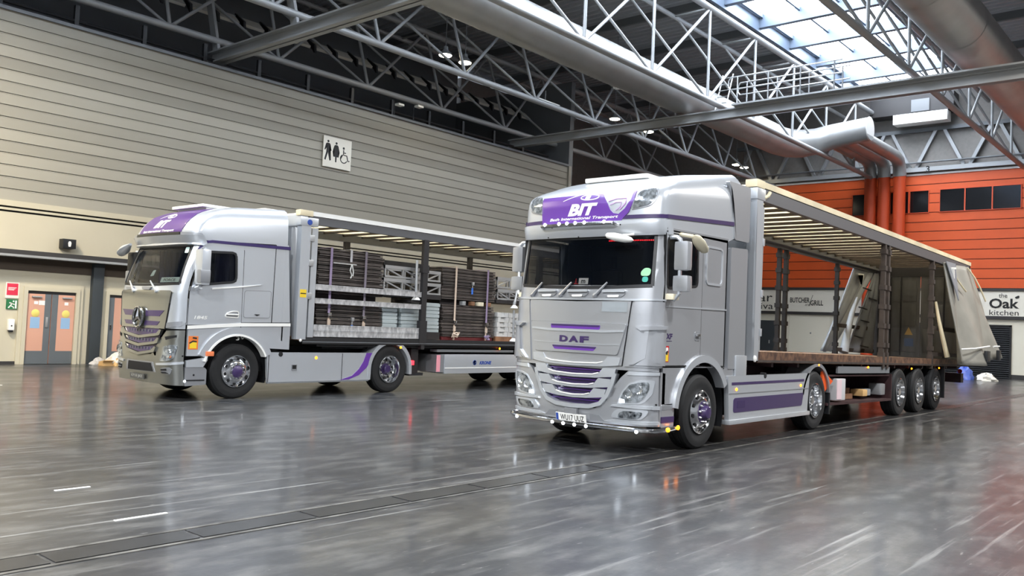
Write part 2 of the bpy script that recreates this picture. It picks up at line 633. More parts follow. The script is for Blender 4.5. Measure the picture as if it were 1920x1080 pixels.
def make_wheel(parent, x, y, z, sg, kind, hubm, r=.515, w=.30, hr=.165):
    """kind: steer (domed polished disc), drive (deep dish), trailer; x = outer face, sg = outward side"""
    c = (x, y, z)
    t = MB()
    prof = [(-w, .30), (-w, r - .05), (-w + .04, r), (-.20, r), (-.195, r - .014), (-.185, r - .014), (-.18, r), (-.12, r), (-.115, r - .014), (-.105, r - .014), (-.10, r),
            (-.05, r), (-.012, r - .035), (0, r - .09), (-.004, r - .13), (-.012, r - .17), (-.02, .30), (-.06, .285), (-.25, .285)]
    t.lathe(c, prof, 48, sg=sg)
    wh = t.obj('wheel', RUBBER, parent)
    rim = MB()
    nuts = MB()
    if kind == 'steer':
        rim.lathe(c, [(-.03, .297), (.005, .30), (.012, .288), (-.008, .272), (-.02, .262), (.0, .235), (.03, .20), (.045, .165), (.045, .10)], 48, sg=sg)
        for k in range(10):
            a = 2 * PI * (k + .3) / 10
            hx, hy, hz = x + sg * .010, y + .232 * math.cos(a), z + .232 * math.sin(a)
            MB().lathe((hx, hy, hz), [(0, .030), (.010, .028), (.009, 0.001)], 12, sg=sg).obj('vent_hole', GAP, wh)
            a += .31
            nuts.lathe((x + sg * .045, y + .135 * math.cos(a), z + .135 * math.sin(a)), [(-.01, .020), (.025, .019), (.04, .011), (.042, 0.001)], 8, sg=sg)
        rim.obj('rim', CHROME, wh)
        h = MB()
        h.lathe(c, [(.03, hr), (.05, hr - .005), (.052, .10), (.10, .092), (.125, .075), (.13, 0.001)] if hr > .12 else [(.03, hr), (.06, hr - .003), (.075, .09), (.08, .001)], 32, sg=sg)
        h.obj('hub_cap', hubm, wh)
        nuts.obj('lug_nuts', CHROME, wh)['kind'] = 'stuff'
    else:
        dp = -.15 if kind == 'drive' else -.11
        rim.lathe(c, [(-.03, .297), (.005, .30), (.012, .286), (-.02, .272), (dp + .02, .255), (dp, .235), (dp - .005, .10)], 48, sg=sg)
        rim.obj('rim', CHROME, wh)
        holes = MB()
        for k in range(10):
            a = 2 * PI * (k + .3) / 10
            holes.lathe((x + sg * (dp + .0), y + .205 * math.cos(a), z + .205 * math.sin(a)), [(0, .027), (.006, .025), (.005, 0.001)], 10, sg=sg)
            a += .31
            nuts.lathe((x + sg * dp, y + .15 * math.cos(a), z + .15 * math.sin(a)), [(-.01, .018), (.03, .017), (.042, .009), (.043, 0.001)], 8, sg=sg)
        holes.obj('vent_holes', GAP, wh)['kind'] = 'stuff'
        h = MB()
        h.lathe((x + sg * dp, y, z), [(-.02, .125), (.01, .12), (.012, .095), (.085, .085), (.10, .07), (.102, 0.001)], 32, sg=sg)
        h.obj('hub_cap', hubm, wh)
        nuts.obj('lug_nuts', CHROME, wh)['kind'] = 'stuff'
    return wh


def lamp_dot(parent, p, r, material, name='marker_lamp', axis='x', sg=1, base=None):
    mb = MB()
    mb.lathe(p, [(-.01, r), (.004, r), (.012, r * .7), (.016, 0.001)], 12, axis=axis, sg=sg)
    return mb.obj(name, material, parent)


exec_parts = []

# ================================================================== THE HALL
XL, YB = -24.85, 48.8
o = struct(MB().box(-33, 16, -16, 50, -.2, 0).obj('floor', FLOORM, smooth=0))
floor_o = o
# service-duct covers running along the hall, flush in the floor
cov = MB().box(-.13, .13, 0, .97, 0, .006).obj('trench_cover', mat('trench_cover_plate', (50, 50, 51), .3, noise=.5, nscale=3), floor_o, loc=(-5.76, 1.3, 0), smooth=0)
for k in range(1, 46):
    c = copy_of(cov, 'trench_cover', floor_o, (-5.76, 1.3 + k * 1.0, 0))
for x in (-5.93, -5.59):
    MB().box(x - .02, x + .02, 1, 48, 0, .005).obj('trench_edge', mat('worn_edge_strip', (100, 98, 93), .5, noise=.75, nscale=4), floor_o, smooth=0)

# ---- left wall
wl = struct(MB().box(XL - .5, XL - .05, -14, 32.7, 0, 9.35).obj('wall_left', WALL_C, smooth=0))
first = None
for k in range(16):
    z = 4.33 + .3135 * k
    if first is None:
        pr = [(0, .004), (.05, .007), (.05, .262), (.042, .266), (.042, .276), (.05, .280), (.05, .300), (0, .303)]
        first = MB().prism([(XL - .05 + a, b) for a, b in pr], 'y', -14, 32.7).obj('cladding_panel', CLAD, wl, loc=(0, 0, z), smooth=0)
    else:
        copy_of(first, 'cladding_panel', wl, (0, 0, z))
MB().box(XL - .05, XL - .04, -14, 32.7, 4.3, 9.35).obj('cladding_joint', GAP, wl, smooth=0)
MB().box(XL - .05, XL + .07, -14, 32.75, 9.33, 9.42).obj('wall_capping', STEEL_D, wl, smooth=0)
MB().box(XL - .05, XL + .02, -14, 32.7, 3.0, 4.02).obj('upper_band', WALL_C, wl, smooth=0)
MB().box(XL - .05, XL + .05, -14, 32.7, 4.07, 4.13).obj('band_trim', WALL_C, wl, smooth=0)
MB().box(XL - .05, XL + .05, -14, 32.7, 4.18, 4.33).obj('band_trim', WALL_C, wl, smooth=0)
MB().box(XL - .05, XL - .02, -14, 32.7, 4.02, 4.2).obj('band_gap', GAP, wl, smooth=0)
MB().box(XL - .05, XL + .45, -14, 32.7, 2.90, 3.02).obj('canopy_ledge', FASCIA, wl, smooth=0)
MB().box(XL - .05, XL + .47, -14, 32.7, 2.84, 2.90).obj('ledge_edge', STEEL, wl, smooth=0)
MB().box(XL - .05, XL - .02, -14, 32.7, 2.5, 2.84).obj('soffit_band', BROWN, wl, smooth=0)
MB().box(XL - .05, XL + .10, 32.55, 32.75, 0, 9.35).obj('corner_post', CLAD, wl, smooth=0)
struct(MB().bbox(XL - .05, XL + .13, 10.62, 10.92, 0, 2.84, .01).obj('trim_1', COLD))
MB().box(XL - .05, XL - .01, -14, 8.9, 0, .08).obj('skirting', FASCIA, wl, smooth=0)


def wall_door(idx, y0, y1, leaves):
    d = thing('door_%d' % idx, 'pink and grey double doors with blue and yellow notices' if leaves == 2 else 'pink and grey single door behind the rubbish pile', 'door', (XL, (y0 + y1) / 2, 0))
    d['kind'] = 'structure'
    w = (y1 - y0) / 2
    f = MB()
    f.box(-.05, .06, -w - .10, -w, 0, 2.08).box(-.05, .06, w, w + .10, 0, 2.08).box(-.05, .06, -w, w, 1.98, 2.08)
    f.box(-.05, .02, -w - .2, -w - .10, 0, 2.16).box(-.05, .02, w + .10, w + .2, 0, 2.16).box(-.05, .02, -w - .1, w + .1, 2.08, 2.16)
    f.obj('door_frame', WALL_C, d, smooth=0)
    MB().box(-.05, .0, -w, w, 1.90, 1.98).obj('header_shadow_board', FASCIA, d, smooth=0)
    for i in range(leaves):
        a = -w + i * (2 * w / leaves)
        b = a + 2 * w / leaves
        inner = 1 if (leaves == 2 and i == 0) else -1
        g = .012
        leaf = MB().box(-.05, .0, a + g, b - g, .01, 1.9).obj('door_leaf', DOORP, d, smooth=0)
        MB().box(-.0, .006, a + g, b - g, .01, .36).obj('kick_plate', DOORG, leaf, smooth=0)
        s0, s1 = (b - .17, b - g) if inner == 1 else (a + g, a + .17)
        MB().box(-.0, .006, s0, s1, .36, 1.9).obj('edge_plate', DOORG, leaf, smooth=0)
        if leaves == 2:
            m0 = (a + b) / 2 - .08 * inner
            MB().box(0, .004, m0 - .12, m0 + .12, .97, 1.27).obj('notice_sheet', mat('pale_blue_notice', (140, 172, 204), .6), leaf, label='pale blue notice', smooth=0)
            MB().lathe((0.002, m0, 1.38), [(0, .105), (.003, .10), (.0031, .001)], 20).obj('round_sticker', mat('yellow_round_sticker', (222, 204, 110), .6), leaf, label='yellow round sticker')
            MB().box(0, .004, m0 - .05, m0 + .05, 1.62, 1.70).obj('small_label', WHITE, leaf, smooth=0)
            if i == 0:
                MB().box(0, .004, m0 + .07, m0 + .24, 1.60, 1.72).obj('small_label', WHITE, leaf, smooth=0)
                MB().bbox(.006, .03, s0 + .04, s0 + .10, 1.0, 1.28, .01).obj('pull_handle', ALU, leaf)
            MB().bbox(0, .06, m0 - .12, m0 + .13, 1.80, 1.84, .01).obj('door_closer', STEEL, leaf)
        else:
            MB().bbox(.006, .04, s0 + .05, s0 + .09, .98, 1.12, .01).obj('handle', CHROME, leaf)
            v = MB()
            v.box(0, .01, b - .50, b - .47, .25, .53).box(0, .01, b - .27, b - .24, .25, .53).box(0, .01, b - .5, b - .24, .25, .28).box(0, .01, b - .5, b - .24, .5, .53)
            for q in range(7):
                v.box(0, .008, b - .47, b - .27, .29 + q * .03, .305 + q * .03)
            v.obj('vent_grille', CREAM, leaf, smooth=0)
            MB().box(0, .004, b - .42, b - .2, .97, 1.27).obj('notice_sheet', MATS['pale_blue_notice'], leaf, smooth=0)
    return d


wall_door(1, 8.97, 10.22, 2)
wall_door(2, 11.14, 12.06, 1)

# left-wall signs
t = MB().bbox(XL + .05, XL + .08, 18.26, 19.50, 6.93, 8.02, .006).obj('toilet_sign', SIGNW)
tag(t, 'square white toilet sign with black man, woman and wheelchair symbols on cladding', 'sign')


def sign_poly(mb, poly, y, z, k, x=XL + .083):
    mb.prism([(y + a * k, z + b * k) for a, b in poly], 'x', x - .006, x)


pic = MB()
man = [(-.10, .62), (.10, .62), (.17, .55), (.27, .18), (.22, .15), (.11, .42), (.10, .14), (.25, -.42), (.14, -.45), (0, .04), (-.14, -.45), (-.25, -.42), (-.10, .14), (-.11, .42), (-.22, .15), (-.27, .18), (-.17, .55)]
sign_poly(pic, man, 18.46, 7.42, .58)
pic.lathe((XL + .079, 18.46, 7.84), [(0, .045), (.004, .045), (.0041, .001)], 16)
lady = [(-.09, .62), (.09, .62), (.16, .55), (.27, .18), (.22, .15), (.11, .38), (.20, -.12), (.06, -.12), (.05, -.44), (-.05, -.44), (-.06, -.12), (-.20, -.12), (-.11, .38), (-.22, .15), (-.27, .18), (-.16, .55)]
sign_poly(pic, lady, 18.82, 7.40, .58)
pic.lathe((XL + .079, 18.82, 7.82), [(0, .045), (.004, .045), (.0041, .001)], 16)
pic.lathe((XL + .079, 19.15, 7.70), [(0, .045), (.004, .045), (.0041, .001)], 16)
wc = strip([(19.15, 7.64), (19.15, 7.46), (19.30, 7.45), (19.36, 7.26), (19.43, 7.28)], .045)
pic.prism(wc, 'x', XL + .077, XL + .083)
pic.prism(strip([(19.15, 7.54), (19.26, 7.54)], .035), 'x', XL + .077, XL + .083)
pic.prism(strip(arc(19.17, 7.32, .15, 110, 335, 14), .035), 'x', XL + .077, XL + .083)
pic.obj('pictogram', INK, t, smooth=0)

s = thing('pictogram_box_sign', 'small black box sign with a white figure on the ledge wall', 'sign', (XL, 9.85, 3.18))
MB().bbox(.02, .30, -.17, .17, 0, .26, .01).obj('sign_case', BLACK, s)
fb = MB()
fb.prism(rpoly([(-.03, .05), (.03, .05), (.045, .15), (.025, .2), (-.025, .2), (-.045, .15)], .02), 'x', .30, .304)
fb.obj('figure', WHITE, s)
MB().box(.10, .2, -.17, -.171, .08, .2).obj('side_panel', BLACK, s)

s = MB().box(XL - .045, XL - .02, 8.44, 8.77, 1.75, 2.17).obj('red_notice', SIGNW, smooth=0)
tag(s, 'red and white notice on the wall left of the double doors', 'sign')
mb = MB().box(XL - .02, XL - .015, 8.47, 8.74, 1.83, 2.14)
mb.obj('red_field', mat('notice_red', (206, 44, 72), .6), s, smooth=0)
mb = MB()
for k in range(3):
    mb.box(XL - .015, XL - .012, 8.50, 8.70 - .03 * k, 2.02 - .03 * k, 2.035 - .03 * k)
mb.obj('print_line', WHITE, s, smooth=0)
s = MB().box(XL - .045, XL - .02, 8.48, 8.75, 1.46, 1.72).obj('exit_sign', mat('exit_green', (36, 110, 66), .5), smooth=0)
tag(s, 'green fire exit sign with running figure under the red notice', 'sign')
mb = MB()
mb.prism(strip([(8.53, 1.49), (8.58, 1.55), (8.62, 1.62)], .03), 'x', XL - .02, XL - .015)
mb.prism(strip([(8.58, 1.55), (8.65, 1.52), (8.66, 1.48)], .025), 'x', XL - .02, XL - .015)
mb.prism(strip([(8.55, 1.63), (8.62, 1.61), (8.68, 1.58)], .025), 'x', XL - .02, XL - .015)
mb.lathe((XL - .018, 8.65, 1.67), [(0, .022), (.003, .022), (.0031, .001)], 10)
mb.box(XL - .02, XL - .015, 8.69, 8.73, 1.48, 1.69)
mb.obj('running_figure', WHITE, s, smooth=0)
s = thing('soap_dispenser', 'white hand gel dispenser on wall left of double doors', 'dispenser', (XL - .05, 8.61, .9))
MB().bbox(0, .13, -.075, .075, .0, .30, .04).obj('dispenser_body', WHITE, s)
MB().bbox(.03, .12, -.05, .05, -.05, .02, .02).obj('dispenser_nozzle', BLACK, s)
MB().lathe((.13, 0, .12), [(0, .02), (.004, .018), (.0041, .001)], 12).obj('sensor_eye', BLACK, s)


def rubbish(name, label, group, loc, rx, ry, rz, material, seed, n=14, m=9):
    r = random.Random(seed)
    ph = [r.uniform(0, 6.28) for _ in range(8)]
    rings = []
    for j in range(m):
        v = j / (m - 1)
        ring = []
        for i in range(n):
            u = 2 * PI * i / n
            k = 1 + .16 * math.sin(3 * u + ph[0] + 5 * v) + .12 * math.sin(5 * u + ph[1] - 4 * v) + r.uniform(-.1, .1)
            rad = max(.03, (1 - v ** 2.0) ** .5) * k
            ring.append((rx * rad * math.cos(u), ry * rad * math.sin(u), rz * v * (1 + .15 * math.sin(4 * u + ph[2]))))
        rings.append(ring)
    o = MB().loft(rings).obj(name, material, loc=loc, smooth=25)
    return tag(o, label, 'rubbish', group)


rubbish('plastic_sheet_heap', 'largest cream plastic heap of the rubbish by the single door', 'rubbish by the left wall doors', (-24.1, 11.25, 0), .30, .48, .36, PLASTICBAG, 1)
rubbish('plastic_bag', 'small clear grey plastic bag at the column foot', 'rubbish by the left wall doors', (-24.3, 10.72, 0), .16, .2, .2, mat('grey_film', (188, 184, 180), .35), 2)
rubbish('green_bag', 'dark green crumpled bag in front of the cream plastic heap', 'rubbish by the left wall doors', (-23.75, 11.28, 0), .15, .22, .17, GREENBAG, 3)
rubbish('white_scrap', 'scrap of white plastic below the dark green bag', 'rubbish by the left wall doors', (-23.55, 11.12, 0), .1, .14, .06, WHITE, 4)
cb = MB().box(-.14, .14, -.2, .2, 0, .10).prism([(-.14, .10), (.14, .10), (.20, .15), (.19, .16)], 'y', -.2, .2).obj('cardboard_box', CARD, loc=(-24.05, 10.86, 0), smooth=0)
tag(cb, 'flattened brown cardboard box in the rubbish by the column', 'box', 'rubbish by the left wall doors')
rubbish('brown_paper_bag', 'upright brown paper scrap between cardboard and green bag', 'rubbish by the left wall doors', (-23.85, 11.03, 0), .08, .09, .2, CARD, 5)
rubbish('blue_bag', 'crumpled blue plastic bag on floor before the slatted shutter', 'rubbish by the shutter', (-10.02, 44.0, 0), .36, .42, .62, BLUEBAG, 6)
rubbish('clear_film_heap', 'heap of clear plastic film beside the blue bag', 'rubbish by the shutter', (-9.15, 44.3, 0), .42, .42, .34, PLASTICBAG, 8)

for i, (x, y, l, a) in enumerate(((-7.83, 3.30, .30, 1.57), (-6.48, 3.26, .42, 1.60), (-18.6, 6.2, .34, .9))):
    s = MB().bbox(-l / 2, l / 2, -.018, .018, 0, .006, .003).obj('white_strip', WHITE, loc=(x, y, .0))
    s.rotation_euler = (0, 0, a)
    tag(s, ['short white tape strip lying farther out on the dark floor', 'longer white tape strip on floor beside the trench covers', 'white paper strip on the floor before the double doors'][i], 'strip', 'scraps on the floor')

# ---- recess beyond the left wall and annex roof above it
struct(MB().box(-33, XL - .05, 32.7, 33.0, 0, 13.5).obj('wall_left_return', STEEL_D, smooth=0))
struct(MB().box(-33, -32.7, 33, YB, 0, 15).obj('wall_left_far', WALL_G, smooth=0))
struct(MB().box(-32.9, -32.7, -14, 32.7, 9.3, 15.4).obj('wall_left_upper', STEEL_D, smooth=0))
struct(MB().box(-32.7, XL - .05, -14, 32.7, 9.25, 9.34).obj('trim_2', STEEL_D, smooth=0))
g = thing('wall_gantry', 'dark walkway of brackets and pads above the left wall', 'gantry', (-27.3, 8, 0))
MB().box(-.5, .1, 0, 24, 12.02, 12.12).obj('walkway_deck', STEEL_D, g, smooth=0)
mb = MB().prism([(.0, 12.14), (.58, 11.72), (.62, 11.5), (.68, 11.5), (.64, 11.8), (.06, 12.2)], 'y', 0, .09)
fin = mb.obj('bracket', BLACK, g, smooth=0)
pad = MB().prism([(.10, 12.0), (.50, 11.66), (.56, 11.74), (.16, 12.08)], 'y', .15, .90).obj('pad', mat('pale_pad', (176, 172, 162), .7), g, smooth=0)
post = MB().box(1.6, 1.72, 0, .12, 9.34, 10.25).obj('post', BLACK, g, smooth=0)
for k in range(1, 24):
    copy_of(fin, 'bracket', g, (0, k * 1.0, 0))
    copy_of(pad, 'pad', g, (0, k * 1.0, 0))
    if k % 2 == 0:
        copy_of(post, 'post', g, (0, k * 1.0, 0))
MB().tube([(1.66, -8, 9.80), (1.66, 24, 9.80)], .05).obj('rail', BLACK, g)
for i, (y, z) in enumerate(((21.5, 9.75), (22.5, 9.9))):
    f = thing('floodlight', 'small white square floodlight, %s of the pair above the left wall' % ('nearer' if i == 0 else 'farther'), 'lamp', (XL + .3, y, z), 'floodlights above the left wall')
    MB().bbox(-.12, .12, -.14, .14, 0, .08, .02).obj('lamp_case', WHITE, f)
    MB().tube([(0, 0, .06), (-.3, 0, .1), (-.3, 0, 9.42 - z)], .025, 6).obj('bracket', BLACK, f)

# ---- back wall
wb = struct(MB().box(-33, 16, YB, YB + .3, 0, 15).obj('wall_back', WALL_G, smooth=0))
first = None
for k in range(12):
    z = 4.52 + .505 * k
    if first is None:
        first = MB().prism([(YB, .0), (YB - .05, .02), (YB - .05, .47), (YB - .02, .485), (YB - .02, .505), (YB, .505)], 'x', -30, 4).obj('cladding_panel', ORANGE, wb, loc=(0, 0, z), smooth=0)
    else:
        copy_of(first, 'cladding_panel', wb, (0, 0, z))
MB().box(-30, 4, YB - .03, YB - .01, 4.5, 10.55).obj('cladding_joint', mat('cladding_shadow_joint', (96, 38, 18), .7), wb, smooth=0)
MB().box(-30, 4, YB - .08, YB, 10.58, 10.68).obj('wall_capping', WHITE, wb, smooth=0)
MB().box(-30, 4, YB - .20, YB, 4.38, 4.52).obj('upper_band', FASCIA, wb, smooth=0)
MB().box(-30, 4, YB - .14, YB, 3.12, 4.38).obj('sign_fascia', SIGNW, wb, smooth=0)
MB().box(-30, 4, YB - .20, YB, 2.96, 3.12).obj('lower_band', FASCIA, wb, smooth=0)
MB().box(-30, 4, YB - .05, YB, 0, 2.96).obj('shop_wall', WALL_W, wb, smooth=0)
MB().box(-30, 4, YB - .08, YB, 0, .22).obj('plinth', FASCIA, wb, smooth=0)
MB().box(-21.3, -21.1, YB - .09, YB, 0, 2.96).obj('wall_pilaster', WALL_W, wb, smooth=0)
MB().box(-20.5, -20.44, YB - .09, YB, 0, 2.96).obj('wall_pilaster', WALL_W, wb, smooth=0)
d = struct(thing('door_3', 'cream flush double door under the butcher sign', 'door', (-19.2, YB - .05, 0)))
MB().box(-1.2, 1.15, -.04, 0, .02, 2.86).obj('door_leaf', WALL_W, d, smooth=0)
MB().lathe((0.05, -.045, 1.9), [(-.01, .05), (.01, .045), (.012, .001)], 12, 'y', -1).obj('lock', STEEL_D, d)
MB().lathe((0.05, -.045, .62), [(-.01, .05), (.01, .045), (.012, .001)], 12, 'y', -1).obj('lock', STEEL, d)
d = struct(thing('door_4', 'dark doorway left of the trailer posts', 'door', (-22.2, YB - .05, 0)))
MB().box(-1.2, .95, -.05, 0, 0, 2.56).obj('door_leaf', COLD, d, smooth=0)
MB().bbox(.55, .62, -.1, -.04, 1.2, 1.4, .01).obj('handle', ALU, d)
d = struct(thing('door_5', 'dark horizontal slatted roller shutter below the oak sign', 'door', (-9, YB - .05, 0)))
MB().box(-4.4, 0, -.03, 0, 0, 2.6).obj('shutter_back', GAP, d, smooth=0)
sl = MB().prism([(-.03, .0), (-.075, .035), (-.075, .075), (-.03, .085)], 'x', -4.3, -.06).obj('shutter_slat', SHUTTER, d, smooth=0)
for k in range(1, 25):
    copy_of(sl, 'shutter_slat', d, (0, 0, k * .104))
MB().box(-4.4, -4.3, -.09, 0, 0, 2.68).box(-.07, .02, -.09, 0, 0, 2.68).box(-4.4, .02, -.09, 0, 2.6, 2.68).obj('shutter_frame', BLACK, d, smooth=0)
for i, (x0, x1) in enumerate(((-16.95, -15.9), (-14.9, -14.0), (-13.9, -12.98), (-12.41, -11.25), (-11.19, -9.98), (-9.92, -8.68))):
    w = struct(thing('window_%d' % (i + 1), 'dark square window in the orange wall', 'window', (0, YB, 0)))
    f = MB()
    z0, z1 = 8.57, 9.73
    for a, b, c, dd in ((x0 - .03, x0, z0 - .03, z1 + .03), (x1, x1 + .03, z0 - .03, z1 + .03), (x0, x1, z0 - .03, z0), (x0, x1, z1, z1 + .03)):
        f.box(a, b, -.11, 0, c, dd)
    f.obj('window_frame', ORANGE_P, w, smooth=0)
    MB().box(x0, x1, -.07, -.055, z0, z1).obj('window_pane', PANE_D, w, smooth=0)


def shop_sign(name, label, x, z, lines):
    """lettering mounted on the fascia"""
    o = thing(name, label, 'sign', (x, YB - .14, z))
    for part, body, size, dx, dz, kw in lines:
        mb = MB()
        put_text(mb, body, size, lambda a, b: (dx + a, -.012, dz + b), **kw)
        mb.obj(part, INK, o, smooth=0)
    return o


s = shop_sign('butcher_sign', 'black butcher and grill lettering on the white fascia', -19.43, 3.74,
              [('lettering', 'BUTCHER', .30, -.38, .05, dict(bold=.02, width=1.16)), ('lettering', 'and', .15, .10, -.2, dict(shear=.3)), ('lettering', 'GRILL', .30, .62, -.10, dict(bold=.02, width=.74))])
MB().bar((.16, -.01, -.28), (.38, -.01, .35), .02, .02).obj('slash_stroke', INK, s, smooth=0)
s = shop_sign('kitchen_sign', 'black the Oak kitchen lettering on the white fascia', -9.33, 3.72,
              [('lettering', 'the', .22, -.05, .44, dict(width=.38)), ('lettering', 'Oak', .50, 0, .04, dict(bold=.025, width=1.32)), ('lettering', 'kitchen', .27, 0, -.42, dict(width=1.30))])
MB().prism(rpoly([(.46, .36), (.66, .46), (.68, .32), (.52, .28)], .06), 'y', -.014, -.004).obj('leaf_emblem', INK, s)
s = shop_sign('bar_sign', 'black Bar Viva lettering on fascia at trailer pillar', -22.15, 3.74,
              [('lettering', 'Bar', .52, 0, .2, dict(width=1.35)), ('lettering', 'Viva', .38, .1, -.32, dict(width=1.25))])

# steelwork and plant above the orange wall
tr = thing('wall_girder', 'grey lattice girder along the top of the orange wall', 'girder', (0, YB - .14, 0))
MB().box(-24, 2, -.12, .12, 10.75, 10.98).obj('bottom_flange', STEEL, tr, smooth=0)
MB().tube([(-24, -.2, 11.22), (2, -.2, 11.22)], .05).obj('pipe_rail', STEEL_D, tr)
MB().box(-24, 2, -.12, .12, 12.9, 13.1).obj('top_flange', STEEL_D, tr, smooth=0)
da = MB().bar((-13.6, 0, 10.98), (-12.65, 0, 12.95), .2, .16).obj('diagonal_strut', STEEL, tr, smooth=0)
db = MB().bar((-11.3, 0, 10.98), (-12.25, 0, 12.95), .2, .16).obj('diagonal_strut', STEEL, tr, smooth=0)
for k in (-4, -3, -2, -1, 1, 2, 3):
    copy_of(da, 'diagonal_strut', tr, (k * 2.62, 0, 0))
    copy_of(db, 'diagonal_strut', tr, (k * 2.62, 0, 0))
put_text(MB(), '3', .34, lambda a, b: (-13.0 + a, -.13, 10.86 + b), bold=.03).obj('bay_number', INK, tr, smooth=0)
a = thing('air_unit', 'pale box air unit under the dark bulkhead over orange wall', 'air unit', (-13.2, YB - .9, 13.2))
MB().bbox(-1.34, 1.34, -.35, .4, 0, .52, .02).obj('unit_case', WHITE, a)
for k in (-.5, .45):
    MB().box(k - .01, k + .01, -.36, -.34, .02, .5).obj('case_seam', STEEL, a, smooth=0)
MB().bbox(-2.6, 1.6, -.2, .8, .55, 1.5, .02).obj('bulkhead', FASCIA, a)
MB().bbox(-.45, .45, -.3, .3, .6, 1.25, .02).obj('duct_box', STEEL_D, a)

# ---- ceiling
ce = struct(MB().box(-33, 16, -16, 50, 15.45, 15.6).obj('ceiling', DECKING, smooth=0))
SKX0, SKX1 = -15.9, -10.9


def ribs(x0, x1, y0, y1, step):
    mb = MB()
    prof = []
    y = y0
    while y < y1:
        prof += [(y, 15.4), (y + step * .45, 15.4), (y + step * .55, 15.28), (y + step * .9, 15.28)]
        y += step
    n = len(prof)
    mb.add([(x0, a, b) for a, b in prof] + [(x1, a, b) for a, b in prof], [(i, i + 1, n + i + 1, n + i) for i in range(n - 1)])
    return mb


for nm, x0, x1 in (('deck_sheet', -33, SKX0 - .2), ('deck_sheet', SKX1 + .2, 12)):
    q = ribs(x0, x1, -14, YB, .4).obj(nm, DECKING, ce, smooth=0)
    q['kind'] = 'stuff'
for k in range(17):
    y = -14 + k * 4 + 1.1
    MB().box(-33, SKX0 - .2, y - .07, y + .07, 14.95, 15.28).obj('purlin', STEEL_D, ce, smooth=0)
    MB().box(SKX1 + .2, 12, y - .07, y + .07, 14.95, 15.28).obj('purlin', STEEL_D, ce, smooth=0)
# skylight strip: glazed bays between beams
y = -13.9
k = 0
BEAM = mat('blue_grey_beam', (96, 108, 124), .5, .2)
while y < 46.5:
    pane = None
    for i in range(3):
        for j in range(4):
            a, b = SKX0 + .15 + i * 1.62, y + .25 + j * .72
            if pane is None:
                pane = MB().box(0, 1.48, 0, .64, 15.30, 15.33).obj('skylight_pane', SKYPANE, ce, loc=(a, b, 0), smooth=0)
            else:
                copy_of(pane, 'skylight_pane', ce, (a, b, 0))
    MB().box(SKX0 - .2, SKX1 + .2, y - .13, y + .13, 14.75, 15.3).obj('skylight_beam', BEAM, ce, smooth=0)
    for i in range(4):
        MB().box(SKX0 + .03 + i * 1.62, SKX0 + .12 + i * 1.62, y, y + 3.2, 15.15, 15.29).obj('glazing_bar', BEAM, ce, smooth=0)
    y += 3.2
for x in (SKX0 - .2, SKX1 + .1):
    MB().box(x, x + .14, -14, 47, 14.6, 15.3).obj('skylight_kerb', BEAM, ce, smooth=0)
struct(MB().box(16, 16.3, -16, 50, 0, 15.5).obj('wall_right', MATS['pale_grey_wall'] if 'pale_grey_wall' in MATS else mat('pale_grey_wall', (168, 171, 175), .7), smooth=0))
wf = struct(MB().box(-33, 16, -16.3, -16, 0, 15.5).obj('wall_front', MATS['pale_grey_wall'], smooth=0))
MB().box(-33, -10.5, -16, -15.9, 0, 15.4).obj('reflection_panel', mat('olive_reflection_panel', (98, 93, 78), .75), wf, smooth=0)  # unseen dark panel added to darken reflections in the farther truck's front

# ---- roof trusses (nodes every 4 m)
for i, (x, node, dx, lab) in enumerate(((-25.75, 12.9, -1.2, 'tubular roof truss running just above the left wall'), (-21.4, 17.75, -1.2, 'tubular roof truss carrying the paired high-bay lamps'),
                                        (-15.7, 21.15, 0.0, 'pale tubular roof truss beside the large silver duct'), (-8.5, 25.3, 0.0, 'tubular roof truss in front of the bright skylights'))):
    t = thing('roof_truss', lab, 'truss', (x, 0, 10.5), 'roof trusses')
    y0 = node - 4 * math.floor((node - 6) / 4)
    ye = YB - .6
    MB().tube([(0, y0, 0), (0, ye, 0)], .115, 12).obj('bottom_chord', STEEL, t)
    MB().tube([(dx, y0, 3.55), (dx, ye, 3.55)], .13, 12).obj('top_chord', STEEL, t)
    MB().tube([(-1.6 + dx, y0, 3.55), (-1.6 + dx, ye, 3.55)], .10, 10).obj('top_chord', STEEL, t)
    n = int((ye - y0) / 4)
    vert = MB().tube([(0, 0, .05), (dx, 0, 3.55)], .058, 8).obj('web_post', STEEL, t, loc=(0, y0, 0))
    dg = MB().tube([(0, .05, .05), (dx, 3.95, 3.5)], .056, 8).obj('web_diagonal', STEEL, t, loc=(0, y0, 0))
    d2 = MB().tube([(0, -.1, .05), (-1.6 + dx, -3.6, 3.5)], .05, 8).obj('web_diagonal', STEEL, t, loc=(0, y0 + 4, 0))
    d3 = MB().tube([(dx, 0, 3.55), (-1.6 + dx, 0, 3.55)], .045, 8).obj('cross_tie', STEEL, t, loc=(0, y0, 0))
    for k in range(1, n + 1):
        yy = y0 + 4 * k
        copy_of(vert, 'web_post', t, (0, yy, 0))
        copy_of(d3, 'cross_tie', t, (0, yy, 0))
        if k < n:
            copy_of(dg, 'web_diagonal', t, (0, yy, 0))
            copy_of(d2, 'web_diagonal', t, (0, yy + 4, 0))


def ibeam(mb, x0, x1, y, z0, z1, w=.32):
    mb.box(x0, x1, y - w / 2, y + w / 2, z0, z0 + .05).box(x0, x1, y - w / 2, y + w / 2, z1 - .05, z1).box(x0, x1, y - .02, y + .02, z0, z1)
    return mb


